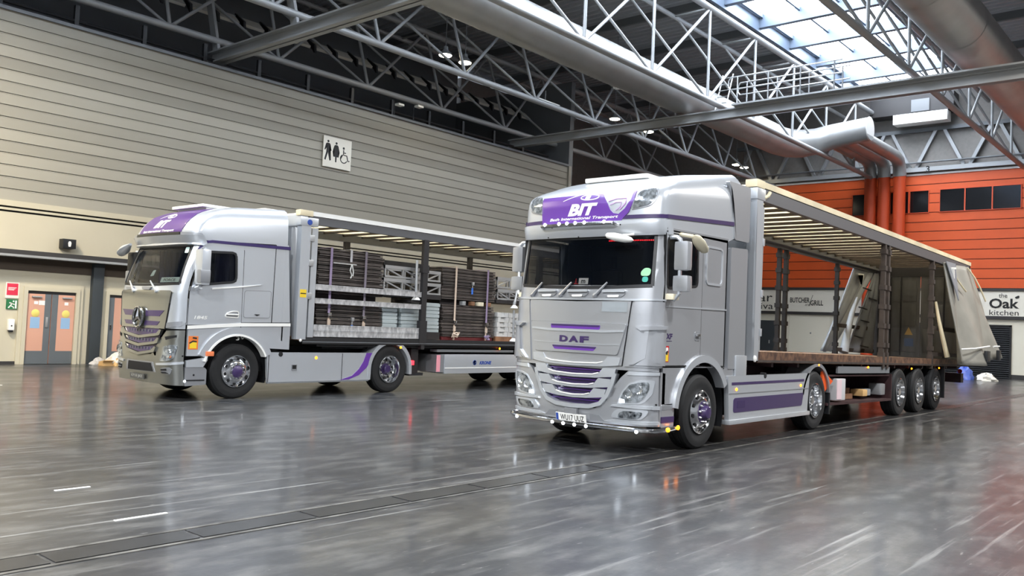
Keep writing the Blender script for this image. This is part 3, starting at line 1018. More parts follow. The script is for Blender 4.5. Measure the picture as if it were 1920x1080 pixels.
b = thing('cross_girder', 'nearer dark steel girder crossing the roof at upper left', 'girder', (0, 14.55, 0))
ibeam(MB(), -26.0, -2, 0, 9.74, 10.13, .40).obj('girder_beam', STEEL, b, smooth=0)
for x in (-25.75, -21.4, -15.7):
    MB().bar((x, 0, 10.13), (x - .9, 0, 12.8), .3, .1, (0, 1, 0)).obj('gusset_strut', STEEL, b, smooth=0)
b = thing('catwalk', 'grey steel catwalk beam with handrail below the skylights', 'catwalk', (0, 29.6, 0))
ibeam(MB(), -26, 4, 0, 9.78, 10.15, .32).obj('girder_beam', STEEL, b, smooth=0)
MB().box(-14.7, 4, -.45, .45, 10.15, 10.21).obj('walkway_plate', STEEL, b, smooth=0)
MB().tube([(-26, .3, 10.0), (4, .3, 10.0)], .04, 8).obj('cable_pipe', STEEL_D, b)
for yy in (-.4, .4):
    for z in (10.76, 11.22):
        MB().tube([(-14.78, yy, z), (-10.65, yy, z)], .026, 8).obj('handrail', ALU, b)
    MB().tube([(-14.78, yy, 11.22), (-14.86, yy, 11.1), (-14.86, yy, 10.86), (-14.78, yy, 10.76)], .026, 8).obj('handrail_end', ALU, b)
    for k in range(4):
        MB().tube([(-14.5 + k * 1.2, yy, 10.2), (-14.5 + k * 1.2, yy, 11.22)], .028, 8).obj('rail_post', ALU, b)
lad = MB()
for x in (-16.6, -16.15):
    lad.tube([(x, .9, 10.6), (x - .1, 1.8, 12.6)], .03, 8)
for k in range(7):
    lad.tube([(-16.6 - .014 * k, .9 + .128 * k, 10.7 + .29 * k), (-16.15 - .014 * k, .9 + .128 * k, 10.7 + .29 * k)], .02, 6)
tag(lad.obj('roof_ladder', ALU), 'small steel ladder at the catwalk beside the silver duct', 'ladder').location = (.35, 29.8, -.45)

# ---- ducts
d = thing('air_duct', 'large silver round duct along truss, turning to orange downpipes', 'duct', (0, 0, 0))
MB().tube([(-17, 8, 10.9), (-17, 38.6, 10.9), (-16.9, 39.6, 10.95), (-16.6, 40.4, 11.05), (-16.0, 40.9, 11.2), (-15.3, 41.1, 11.4), (-13.6, 41.1, 11.57)], [.68, .68, .68, .67, .63, .59, .55], 28).obj('main_duct', DUCT, d)
for k in range(8):
    MB().tube([(-17, 10 + 4 * k, 10.9), (-17, 10.08 + 4 * k, 10.9)], .69, 28, False).obj('duct_joint', DUCT, d)
MB().lathe((-13.6, 41.1, 11.57), [(0, .57), (.03, .57), (.032, .001)], 28).obj('end_cap', WHITE, d)
for i, x in enumerate((-15.78, -15.07, -14.27)):
    MB().tube([(x, 41.1, 11.42), (x, 47.1, 11.42), (x, 47.65, 11.3), (x, 47.95, 11.0), (x, 48.05, 10.5)], .33, 20).obj('branch_duct', DUCT, d)
    MB().tube([(x, 48.05, 10.6), (x, 48.05, 0.0)], .31, 20).obj('downpipe', ORANGE_P, d, label='orange vertical pipe')
d = thing('air_duct', 'large shadowed round duct in the upper right corner', 'duct', (0, 0, 0))
MB().tube([(-6.75, 8, 11.35), (-6.75, 47.9, 11.35)], .82, 28).obj('main_duct', DUCT, d)
for k in range(9):
    MB().tube([(-6.75, 12 + 4 * k, 11.35), (-6.75, 12.08 + 4 * k, 11.35)], .83, 28, False).obj('duct_joint', DUCT, d)

# ---- high-bay lamps
for i, (y, lab) in enumerate(((21.9, 'lit round high-bay lamp, left one of the nearest pair'), (22.95, 'lit round high-bay lamp, right one of the nearest pair'), (33.1, 'lit high-bay lamp left of the catwalk girder end'),
                              (36.1, 'lit high-bay lamp just behind the catwalk girder'), (45.7, 'lit high-bay lamp, left one of the farthest pair'), (46.7, 'lit high-bay lamp, right one of the farthest pair'))):
    l = thing('high_bay_lamp', lab, 'lamp', (-22.6, y, 11.45), 'high-bay lamps')
    MB().lathe((0, 0, 0), [(.02, .001), (.02, .25), (.10, .22), (.22, .10), (.34, .09), (.35, .001)], 20, 'z').obj('lamp_shade', STEEL_D, l)
    MB().lathe((0, 0, 0), [(-.05, .001), (-.03, .15), (.0, .23), (.019, .24)], 20, 'z').obj('lamp_glass', GLOW_H, l)
    MB().tube([(0, 0, .34), (0, 0, 3.4)], .015, 6).obj('hanger_rod', STEEL_D, l)
for i, (x, y, z) in enumerate(((-21.9, 27.0, 10.75), (-21.9, 42.0, 10.6))):
    l = thing('batten_light', 'unlit white batten light on the lamp truss, %s' % ('nearer one' if i == 0 else 'farther one'), 'lamp', (x, y, z), 'batten lights')
    MB().bbox(-.08, .08, -.9, .9, 0, .1, .02).obj('batten_body', WHITE, l)
    MB().box(-.02, .02, -.02, .02, .1, .5).obj('hanger', STEEL_D, l)
for i, (x, y, z) in enumerate(((-21.4, 19.2, 12.9), (-21.2, 22.0, 13.0), (-20.6, 30.2, 12.0))):
    l = thing('roof_camera', ['small white ceiling fitting above the nearest lamp pair', 'small white ceiling fitting between duct and lamp pair', 'small white ceiling fitting near the catwalk girder'][i], 'fitting', (x, y, z), 'small roof fittings')
    MB().bbox(-.08, .08, -.14, .14, -.1, .05, .03).obj('case', WHITE, l)
    MB().tube([(0, 0, .04), (0, 0, 2.2)], .015, 6).obj('hanger_rod', STEEL_D, l)


# ================================================================== SHARED TRUCK PARTS
def mirror_pts(poly, sg):
    return poly if sg > 0 else [(-a, b) for a, b in poly][::-1]


def side_plate(mb, poly, x0, x1, sg):
    mb.prism(poly, 'x', sg * x0, sg * x1)
    return mb


def window_plates(y0, y1, z0, z1, w):
    """rectangle y0..y1 x z0..z1 around a four-cornered window w=(TL,TR,BR,BL) as four pieces"""
    TL, TR, BR, BL = w
    return [[(y0, z0), (y1, z0), BR, BL], [(y1, z0), (y1, z1), TR, BR], [(y1, z1), (y0, z1), TL, TR], [(y0, z1), (y0, z0), BL, TL]]


def company_graphic(cab, parent, poly, q, z, k, d, sub, sub_z, sub_w, vinyl=PURPLE):
    g = MB()
    cab.wrap(g, poly, d, d - .02, .06, .03)
    o = g.obj('purple_graphic', vinyl, parent, label='purple company panel with white BIT lettering')
    t = MB()
    cab.text(t, 'BIT', .165 * k, q, z, d + .004, shear=.28, bold=.05, width=.50 * k)
    t.obj('lettering', WHITE, o, smooth=0)
    t = MB()
    cab.text(t, sub, .052 * k, q, sub_z, d + .004, shear=.25, bold=.02, width=sub_w)
    t.obj('lettering', WHITE, o, smooth=0)
    t = MB()
    arcp = [(q - .36 * k + i * .045 * k, z + .135 * k + .085 * k * math.sin(PI * .5 * i / 10)) for i in range(11)]
    cab.wrap(t, strip(arcp, .006, .02), d + .003, d - .002)
    el = [(q + .10 * k + .15 * k * math.cos(a), z + .165 * k + .035 * k * math.sin(a)) for a in [2 * PI * i / 24 for i in range(25)]]
    cab.wrap(t, strip(el, .014), d + .003, d - .002)
    cab.wrap(t, rpoly([(q + .02 * k, z + .13 * k), (q + .10 * k, z + .13 * k), (q + .12 * k, z + .20 * k), (q + .04 * k, z + .20 * k)], .03), d + .003, d - .002)
    t.obj('swoosh_emblem', WHITE, o, smooth=0)
    return o


# ================================================================== FRONT TRUCK (nearer, right)
D = thing('articulated_truck', 'nearer silver truck with DAF letters and lit purple grille', 'truck', (-6.955, 10.81, 0), 'silver company trucks')
W = 1.19
dcab = Cab([(.2, -1.30, 1), (.5, -1.36, 1), (1.0, -1.38, 1), (1.9, -1.36, 1), (2.2, -1.33, 1), (2.86, -1.24, 1), (2.95, -1.28, 1), (3.1, -1.27, 1), (3.3, -1.265, 1), (3.39, -1.245, 1), (3.44, -1.22, .998), (3.48, -1.18, .992), (3.52, -1.12, .98), (3.56, -1.04, .96), (3.60, -.95, .935), (3.64, -.84, .90), (3.68, -.70, .85), (3.71, -.55, .80), (3.74, -.3, .72)], W, .08, .8, .24)
LF = dcab.Lf
YE = -1.08
ws = [(-1.10, 2.19), (-.55, 2.165), (0, 2.155), (.55, 2.165), (1.10, 2.19), (1.08, 2.87), (.5, 2.852), (0, 2.845), (-.5, 2.852), (-1.08, 2.87)]
sh = MB()
dcab.wrap(sh, [(-LF, 1.08), (LF, 1.08), (LF, 2.19), (1.10, 2.19), (.55, 2.165), (0, 2.155), (-.55, 2.165), (-1.10, 2.19), (-LF, 2.19)], 0, -.03)
dcab.wrap(sh, [(-1.08, 2.87), (-.5, 2.852), (0, 2.845), (.5, 2.852), (1.08, 2.87), (LF, 2.87), (LF, 2.97), (-LF, 2.97), (-LF, 2.87)], 0, -.03)
for sg in (1, -1):
    dcab.wrap(sh, mirror_pts([(1.10, 2.19), (LF, 2.19), (LF, 2.87), (1.08, 2.87)], sg), 0, -.03)
    side_plate(sh, [(-.07, 1.14), (.66, 1.14), (.66, 2.97), (-.07, 2.97)], W - .03, W, sg)
    side_plate(sh, [(YE, 2.905), (-.07, 2.93), (-.07, 2.97), (YE, 2.97)], W - .03, W, sg)
sh.box(-W, W, .63, .66, 1.1, 2.97)
cabs = sh.obj('cab_shell', SILVER, D)
g = MB()
dcab.wrap(g, ws, -.012, -.02)
g.obj('windscreen', GLASS_D, D)
g = MB()
for a, b in zip(ws, ws[1:] + ws[:1]):
    dcab.wrap(g, strip([a, b], .045), .002, -.012)
g.obj('windscreen_seal', BLACK, D)
# interior
it = MB()
it.box(-1.12, 1.12, -.95, .6, 1.15, 1.35).box(-1.12, 1.12, .5, .6, 1.35, 2.95).box(-1.12, 1.12, -1.15, .6, 2.92, 2.96)
it.box(-1.1, 1.1, -1.1, -.62, 1.35, 2.13)
it.box(.05, 1.1, .0, .5, 1.35, 2.9)
inn = it.obj('cab_interior', INTERIOR, D, smooth=0)
for x in (-.55, .55):
    s = MB()
    s.bbox(x - .25, x + .25, -.35, .12, 1.75, 1.92, .05).bbox(x - .24, x + .24, .08, .24, 1.85, 2.50, .06).bbox(x - .13, x + .13, .10, .22, 2.52, 2.72, .04)
    s.obj('seat', SEATC, inn)
MB().tube([(-.55 + .23 * math.cos(a), -.62 + .12 * math.sin(a), 2.18 + .12 * math.sin(a)) for a in [2 * PI * i / 20 for i in range(21)]], .018, 8).obj('steering_wheel', BLACK, inn)
led = MB()
for k in range(26):
    if k not in (9, 10):
        dcab.wrap(led, [(.38 + k * .026, 2.795), (.394 + k * .026, 2.795), (.394 + k * .026, 2.81), (.38 + k * .026, 2.81)], -.03, -.036)
led.obj('red_led_strip', GLOW_D, D, label='row of small red lights inside the windscreen')
c = MB()
dcab.wrap(c, [(-.06, 2.215), (.10, 2.215), (.10, 2.30), (-.06, 2.30)], -.06, -.064)
cd = c.obj('dash_card', WHITE, D)
c = MB()
dcab.text(c, 'm', .05, .02, 2.25, -.057, bold=.02)
c.obj('lettering', INK, cd, smooth=0)
c = MB()
dcab.text(c, 'i', .075, -.105, 2.255, -.057, bold=.03)
dcab.wrap(c, [(-.14, 2.215), (-.07, 2.215), (-.07, 2.23), (-.14, 2.23)], -.06, -.064)
c.obj('red_letter', RED, cd, smooth=0)
c = MB()
dcab.wrap(c, rpoly([(.93, 2.32), (1.05, 2.32), (1.06, 2.42), (.97, 2.43), (.92, 2.37)], .05), -.004, -.008)
c.obj('round_sticker', mat('green_disc', (150, 206, 160), .6), D, label='round pale green windscreen sticker')
c = MB()
dcab.wrap(c, rpoly([(.95, 2.24), (1.03, 2.24), (1.03, 2.31), (.95, 2.31)], .035), -.004, -.008)
c.obj('round_sticker', mat('teal_disc', (60, 168, 150), .6), D, label='small teal windscreen sticker')

# roof fairing
rings = []
NZ = [2.93, 2.95] + [p[0] for p in dcab.prof if 2.96 < p[0] < 3.735] + [3.735]
for z in NZ:
    y0, wsx = dcab.prof_at(z)
    f = max(0, (z - 3.05) / .68)
    tilt = lambda y: .30 * f * max(0, (y + .72) / 1.9)
    pts = [dcab.P(-LF + 2 * LF * i / 40, z) for i in range(41)]
    ye = pts[-1].y
    rear = 1.17 if z > 3.0 else .66
    sw = W * (1 if wsx > .99 else (.25 + .75 * wsx))
    side = [(sw if i == 8 else pts[-1].x + (sw - pts[-1].x) * i / 8, ye + (rear - ye) * i / 8, z) for i in range(1, 9)]
    ring = [Vector(p) for p in pts] + [Vector(p) for p in side] + [Vector((sw * (1 - j / 4), rear, z)) for j in range(1, 8)] + [Vector((-p[0], p[1], p[2])) for p in side[::-1]]
    rings.append([(p.x, p.y, p.z + tilt(p.y)) for p in ring])
rf = MB().loft(rings).obj('roof_fairing', SILVER_L, D, smooth=50)
# brow over the windscreen
g = MB()
dcab.wrap(g, [(-1.33, 2.90), (-1.30, 2.88), (-.6, 2.862), (0, 2.856), (.6, 2.862), (1.30, 2.88), (1.33, 2.90), (1.33, 3.055), (-1.33, 3.055)], .035, -.02)
g.obj('sun_visor', SILVER_L, D)
g = MB()
for s_, z_ in ((-.63, 2.885), (-.08, 2.875), (.50, 2.885), (.60, 3.0), (1.22, 2.92), (-.54, 3.0)):
    p = dcab.off(s_, z_, .035)
    g.lathe(tuple(p), [(-.005, .011), (.006, .009), (.007, .001)], 8, 'y', -1)
g.obj('visor_screws', BLACK, D)
g = MB()
dcab.wrap(g, [(-LF, 3.065), (LF, 3.085), (LF, 3.135), (0, 3.115), (-LF, 3.115)], .012, -.01)
for sg in (1, -1):
    side_plate(g, [(YE, 3.085), (1.22, 3.225), (1.22, 3.285), (YE, 3.135)], W - .01, W + .012, sg)
g.obj('purple_band', PURPLE_D, D)
for sg in (1, -1):
    g = MB()
    side_plate(g, [(YE, 2.94), (.64, 2.965), (.64, 2.99), (YE, 2.965)], W - .01, W + .016, sg)
    g.obj('roof_seam', SILVER_D, D)
company_graphic(dcab, D, [(-.76, 3.05), (-.80, 3.44), (.27, 3.44), (.37, 3.30), (.42, 3.21), (.47, 3.165), (.55, 3.15), (.64, 3.22), (.72, 3.34), (.74, 3.455), (.775, 3.455), (.77, 3.33), (.70, 3.17), (.60, 3.07), (.59, 3.055)], -.03, 3.235, 1.0, .016, 'Bath International Transport', 3.112, 1.16)
g = MB()
dcab.wrap(g, strip([(.38, 3.33), (.50, 3.36), (.65, 3.36), (.64, 3.29), (.56, 3.21)], .012), .014, .008)
dcab.wrap(g, strip([(.41, 3.28), (.50, 3.31), (.58, 3.31), (.57, 3.25), (.50, 3.20)], .008), .014, .008)
g.obj('wing_lines', mat('lilac_print', (200, 160, 214), .5), D)
for sg in (1, -1):
    poly = mirror_pts([(.735, 3.21), (.79, 3.36), (.83, 3.45), (1.03, 3.49), (1.07, 3.42), (1.06, 3.34), (.985, 3.26)], sg)
    g = MB()
    dcab.wrap(g, rpoly([(a * 1.0 + (.02 if abs(a) > .8 else -.02) * (1 if a > 0 else -1), b + (.02 if b > 3.4 else -.018)) for a, b in poly], .05), .010, -.01)
    hh = g.obj('marker_lamp_rim', SILVER_D, D)
    g = MB()
    dcab.wrap(g, rpoly(poly, .04), .014, .0)
    g.obj('roof_lamp', REFLECT, hh, label='large clear roof lamp')
    g = MB()
    dcab.wrap(g, rpoly(poly, .04), .028, .018)
    g.obj('lamp_lens', LENS, hh)
# light bar
path = [dcab.off(-.68 + 1.2 * i / 12, 3.015, .10) for i in range(13)]
lb = MB().tube(path, .028, 10)
for q in (-.68, .52):
    lb.tube([dcab.off(q, 3.015, .10), dcab.off(q + (.04 if q > 0 else -.04), 3.0, .02)], .024, 8)
lbo = lb.obj('light_bar', CHROME, D)
for q in (-.60, -.34, -.20, -.06, .09, .40):
    p = dcab.off(q, 3.03, .125)
    lamp_dot(lbo, (p.x, p.y, p.z), .024, GLOW_W, 'bar_lamp', 'y', -1)
MB().bbox(-.58, .50, -.50, .42, 3.765, 3.835, .03).bbox(-.55, .47, -.42, .38, 3.6, 3.79, .02).obj('roof_hatch', WHITE, D)
for sg in (1, -1):
    g = MB()
    side_plate(g, rpoly([(.84, 3.0), (1.33, 3.0), (1.33, 3.84), (.60, 3.84), (.72, 3.74), (.80, 3.5)], .06), W - .05, W + .014, sg)
    g.obj('fairing_flap', SILVER, D)
# doors
for sg in (1, -1):
    win = [(-1.045, 2.835), (-.235, 2.872), (-.215, 2.245), (-1.02, 2.17)]
    g = MB()
    for pc in window_plates(YE + .012, -.085, 1.165, 2.895, win):
        side_plate(g, pc, W - .035, W + .006, sg)
    dr = g.obj('door', SILVER, D)
    g = MB()
    wr = rpoly(win, .07)
    for a, b in zip(wr, wr[1:] + wr[:1]):
        side_plate(g, strip([a, b], .035), W - .01, W + .012, sg)
    g.obj('window_seal', BLACK, dr)
    g = MB()
    side_plate(g, win, W - .022, W - .014, sg)
    g.obj('door_glass', GLASS_D, dr)
    g = MB()
    side_plate(g, rpoly([(-.25, 1.50), (-.10, 1.50), (-.10, 1.62), (-.25, 1.62)], .03), W, W + .012, sg)
    hd = g.obj('handle_recess', SILVER_D, dr)
    g = MB()
    g.bbox(sg * (W + .01), sg * (W + .04), -.24, -.13, 1.555, 1.59, .012)
    g.obj('door_handle', CHROME, hd)
    g = MB()
    for a, b in (((YE, 1.165), (YE, 2.895)), ((-.078, 1.15), (-.078, 2.9)), ((YE, 1.158), (.66, 1.14))):
        side_plate(g, strip([a, b], .014), W - .03, W + .003, sg)
    g.obj('panel_gap', GAP, D)
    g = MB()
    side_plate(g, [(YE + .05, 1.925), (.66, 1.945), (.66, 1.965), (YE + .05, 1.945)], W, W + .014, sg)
    g.obj('side_crease', SILVER_L, D)  # paler silver strip paints the highlight along the crease
    g = MB()
    rr = rpoly([(.03, 2.30), (.50, 2.30), (.50, 2.82), (.03, 2.82)], .08)
    for a, b in zip(rr, rr[1:] + rr[:1]):
        side_plate(g, strip([a, b], .03), W - .01, W + .014, sg)
    g.obj('blind_window_rim', SILVER_L, D)
    g = MB()
    side_plate(g, rr, W - .01, W + .004, sg)
    g.obj('blind_window', SILVER, D)
    # side air deflector
    g = MB()
    side_plate(g, rpoly([(.76, 1.10), (1.30, 1.10), (1.30, 2.90), (.76, 2.88)], .03), W - .05, W + .01, sg)
    g.obj('side_deflector', SILVER, D)
    g = MB()
    side_plate(g, [(.66, 1.1), (.76, 1.1), (.76, 2.9), (.66, 2.9)], W - .08, W - .05, sg)
    g.obj('deflector_gap', SILVER_D, D)
    g = MB()
    g.bbox(sg * (W - .2), sg * (W + .03), .98, 1.34, .98, 1.30, .02)
    g.obj('deflector_foot', SILVER_L, D)
    # wheel arch panel
    g = MB()
    po = [(-1.05, .66), (-1.05, 1.135), (.66, 1.12), (.95, 1.10), (.95, .98), (.62, .93)] + arc(0, .51, .72, 40, 166, 18) + [(-.72, .66)]
    side_plate(g, po, W - .05, W, sg)
    g.obj('wheel_arch_panel', SILVER, D)
    g = MB()
    fl = arc(0, .51, .74, 28, 172, 24)
    fl = fl + [(-.735, .60)]
    side_plate(g, strip(fl, .10), W - .10, W + .04, sg)
    g.obj('wheel_arch_flare', SILVER_L, D)
    g = MB()
    inner = arc(0, .51, .70, -20, 200, 22)
    g.loft([[(sg * (W - .45), a, b) for a, b in inner], [(sg * (W - .02), a, b) for a, b in inner]], False, False)
    g.obj('wheel_arch_liner', BLACK, D)
    g = MB()
    side_plate(g, rpoly([(-1.06, .36), (-.74, .36), (-.74, .64), (-1.06, .66)], .02), W - .12, W + .004, sg)
    st = g.obj('cab_step', SILVER, D)
    g = MB()
    side_plate(g, [(-1.06, .42), (-.74, .42), (-.74, .495), (-1.06, .50)], W - .02, W + .010, sg)
    g.obj('step_band', PURPLE_D, st)
    MB().box(sg * (W - .02), sg * (W + .008), -1.05, -.76, .585, .64).obj('step_tread', SILVER_D, st)
    # side skirts
    g = MB()
    side_plate(g, [(.80, .36), (3.72, .36), (3.80, 1.0), (.74, 1.0)], W - .04, W + .03, sg)
    sk = g.obj('side_skirt', SILVER_L, D)
    g = MB()
    side_plate(g, rpoly([(.93, .46), (3.47, .46), (3.53, .675), (.93, .675)], .05), W + .02, W + .036, sg)
    g.obj('skirt_panel', PURPLE_D, sk, label='long purple skirt panel')
    g = MB()
    side_plate(g, rpoly([(1.05, .52), (1.30, .52), (1.30, .63), (1.05, .63)], .02), W + .03, W + .040, sg)
    g.obj('skirt_flap', mat('deep_purple', (50, 34, 78), .5), sk)
    g = MB()
    side_plate(g, [(.86, .865), (3.55, .865), (3.55, .905), (.86, .905)], W + .02, W + .034, sg)
    g.obj('purple_stripe', PURPLE_D, sk)
    g = MB()
    side_plate(g, [(.78, .735), (3.76, .735), (3.76, .75), (.78, .75)], W + .02, W + .036, sg)
    g.obj('skirt_crease', SILVER_D, sk)
    g = MB()
    g.bbox(sg * (W - .1), sg * (W + .06), .78, 3.78, .29, .36, .02)
    g.obj('skirt_sill', SILVER_L, sk)
    g = MB()
    g.lathe((sg * (W + .0), 2.0, .99), [(-.04, .045), (.036, .045), (.037, .001)], 14, 'x', sg)
    g.obj('filler_notch', GAP, sk)
    for yy in (1.02, 3.42):
        lamp_dot(sk, (sg * (W + .03), yy, .80), .024, GLOW_A, 'side_marker', 'x', sg)
    # rear mudguard
    g = MB()
    a0 = arc(4.15, .51, .66, 12, 168, 20)
    a1 = arc(4.15, .51, .60, 12, 168, 20)
    g.prism(a0 + a1[::-1], 'x', sg * (W - .36), sg * (W + .03))
    g.obj('rear_mudguard', SILVER_D, D)
    g = MB()
    side_plate(g, [(4.76, .25), (4.80, .25), (4.80, .75), (4.76, .75)], W - .34, W + .02, sg)
    g.obj('mud_flap', BLACK, D)
    make_wheel(D, sg * (W - .0), 0, .515, sg, 'steer', PURPLE_D)
    make_wheel(D, sg * (W + .005), 4.15, .515, sg, 'drive', CHROME)
    # mirrors
    g = MB()
    g.tube([(sg * (W - .01), -.98, 2.84), (sg * (W + .12), -1.0, 2.84), (sg * (W + .17), -1.0, 2.80)], .03, 8)
    g.tube([(sg * (W - .01), -.97, 2.06), (sg * (W + .10), -1.0, 2.02), (sg * (W + .17), -1.0, 2.10), (sg * (W + .17), -1.0, 2.8)], .026, 8)
    mr = g.obj('mirror_arm', SILVER_L, D)
    MB().bbox(sg * (W + .09), sg * (W + .30), -1.04, -.90, 2.40, 2.79, .06).obj('main_mirror', SILVER, mr)
    MB().bbox(sg * (W + .08), sg * (W + .31), -1.04, -.90, 2.125, 2.345, .06).obj('wide_mirror', SILVER, mr)
    MB().box(sg * (W + .11), sg * (W + .28), -.905, -.895, 2.44, 2.75).box(sg * (W + .10), sg * (W + .29), -.905, -.895, 2.15, 2.31).obj('mirror_glass', CHROME, mr)
    MB().bbox(sg * (W - .0), sg * (W + .12), -1.06, -.90, 2.02, 2.10, .02).obj('arm_bracket', CREAM, mr)
g = MB()
rg_ = [[(W + .20 + r_ * math.cos(a), -.55 + t_ + .4 * r_ * math.cos(a), 2.80 - .7 * t_ + .6 * r_ * math.sin(a)) for a in [2 * PI * i / 14 for i in range(14)]] for t_, r_ in ((-.13, .01), (-.10, .06), (-.02, .08), (.08, .075), (.13, .05), (.15, .01))]
g.loft(rg_)
km = g.obj('kerb_mirror', CREAM, D)
MB().tube([(W - .01, -.72, 2.91), (W + .16, -.66, 2.88)], .03, 8).obj('mirror_stem', CREAM, km)
p = dcab.off(.66, 2.78, .22)
g = MB()
rgs = []
for t_, r_ in ((-.17, .01), (-.14, .05), (-.05, .075), (.08, .07), (.16, .045), (.19, .01)):
    rgs.append([(p.x + t_, p.y + r_ * math.cos(a) + t_ * .3, p.z - t_ * .18 + .75 * r_ * math.sin(a)) for a in [2 * PI * i / 14 for i in range(14)]])
km = g.loft(rgs).obj('front_mirror', WHITE, D)
MB().tube([(p.x + .05, p.y + .02, p.z + .03), tuple(dcab.off(.78, 2.88, .03))], .016, 8).obj('mirror_stem', WHITE, km)
# wipers and grab handles
for q in (-.83, -.29, .29):
    g = MB()
    a, b = dcab.off(q, 2.045, .03), dcab.off(q + .17, 2.225, .02)
    g.tube([a, b], [.026, .012], 8)
    g.lathe(tuple(dcab.off(q, 2.045, .02)), [(-.02, .034), (.02, .03), (.03, .001)], 12, 'y', -1)
    g.obj('wiper_arm', SILVER_D, D)
for q in (-.545, .0, .57):
    g = MB()
    dcab.wrap(g, rpoly([(q - .17, 2.12), (q + .17, 2.125), (q + .17, 2.075), (q + .12, 2.035), (q - .12, 2.03), (q - .16, 2.06)], .02), .014, -.01)
    hb = g.obj('grab_handle', SILVER_D, D)
    g = MB()
    dcab.wrap(g, rpoly([(q - .17, 2.125), (q + .17, 2.13), (q + .17, 2.095), (q - .17, 2.09)], .015), .04, .0)
    g.obj('handle_bar', SILVER_L, hb)
    g = MB()
    dcab.wrap(g, rpoly([(q - .09, 2.055), (q + .09, 2.06), (q + .08, 2.03), (q - .08, 2.027)], .012), .03, .0)
    g.obj('step_ledge', WHITE, hb)
# front panel with letters
g = MB()
dcab.wrap(g, [(-.87, 1.985), (.85, 1.985), (.755, 1.13), (-.755, 1.13)], .004, -.01)
g.obj('panel_gap', GAP, D)
g = MB()
dcab.wrap(g, [(-.86, 1.985), (-.83, 1.985), (0, 1.965), (.83, 1.985), (.84, 1.985), (.745, 1.135), (-.745, 1.135)], .018, -.01)
fp = g.obj('front_panel', SILVER, D)
g = MB()
dcab.wrap(g, [(-.86, 1.985), (.86, 1.985), (1.3, 2.0), (1.3, 2.02), (0, 2.0), (-1.3, 2.02), (-1.3, 2.0)], .03, -.01)
g.obj('panel_lip', SILVER_L, D)
g = MB()
dcab.wrap(g, [(-.815, 1.685), (.815, 1.685), (.69, 1.265), (-.69, 1.265)], .022, .01)
g.obj('badge_gap', SILVER_D, fp)
g = MB()
dcab.wrap(g, rpoly([(-.80, 1.68), (.80, 1.68), (.685, 1.27), (-.685, 1.27)], .04), .036, .01)
bp = g.obj('badge_panel', SILVER, fp)
g = MB()
dcab.wrap(g, [(-.77, 1.60), (-.45, 1.585), (.45, 1.585), (.77, 1.60), (.765, 1.575), (.45, 1.555), (-.45, 1.555), (-.765, 1.575)], .046, .03)
dcab.wrap(g, [(-.72, 1.41), (-.4, 1.40), (.4, 1.40), (.72, 1.41), (.72, 1.402), (.4, 1.392), (-.4, 1.392), (-.72, 1.402)], .040, .03)
g.obj('badge_crease', SILVER_L, bp)
for a, b, z0, z1 in ((.415, .405, 1.65, 1.592), (.375, .325, 1.36, 1.305)):
    g = MB()
    dcab.wrap(g, rpoly([(-a, z0), (a, z0), (b, z1), (-b, z1)], .015), .0375, .02)
    so = g.obj('air_slot', PURPLE, bp, label='purple air slot')
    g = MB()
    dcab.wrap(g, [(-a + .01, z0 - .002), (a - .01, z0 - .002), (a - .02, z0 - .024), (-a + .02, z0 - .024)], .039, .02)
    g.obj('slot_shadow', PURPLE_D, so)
g = MB()
for ch, q in (('D', -.17), ('A', .0), ('F', .175)):
    dcab.text(g, ch, .088, q, 1.452, .041, bold=.055, width=.165 if ch == 'A' else .145)
g.obj('maker_letters', PURPLE_D, bp, smooth=0)
g = MB()
dcab.wrap(g, [(.415, 1.835), (.79, 1.835), (.79, 1.968), (.415, 1.968)], .022, .01)
g.obj('toll_plate', mat('grey_plate', (140, 146, 150), .5), fp)
# corner deflectors
for sg in (1, -1):
    g = MB()
    dcab.wrap(g, mirror_pts([(.885, 1.985), (1.30, 1.985), (1.31, 1.13), (.785, 1.13)], sg), .02, -.01)
    cd = g.obj('corner_deflector', SILVER, D)
    g = MB()
    pl = [(.93, 1.645), (1.10, 1.655), (1.33, 1.68), (1.33, 1.62), (1.10, 1.615), (.99, 1.60), (1.02, 1.30), (.90, 1.155), (1.02, 1.17), (1.12, 1.27), (1.12, 1.45), (1.10, 1.61), (.95, 1.63)]
    dcab.wrap(g, mirror_pts([(.93, 1.65), (1.33, 1.68), (1.33, 1.635), (1.0, 1.605)], sg), .075, .0)
    dcab.wrap(g, mirror_pts([(1.05, 1.62), (1.10, 1.62), (1.07, 1.25), (.92, 1.16), (.86, 1.155), (1.0, 1.27)], sg), .05, .0)
    dcab.wrap(g, mirror_pts([(1.08, 1.61), (1.33, 1.64), (1.33, 1.16), (.94, 1.155), (1.06, 1.25)], sg), .045, .0)
    g.obj('deflector_fin', SILVER, cd)
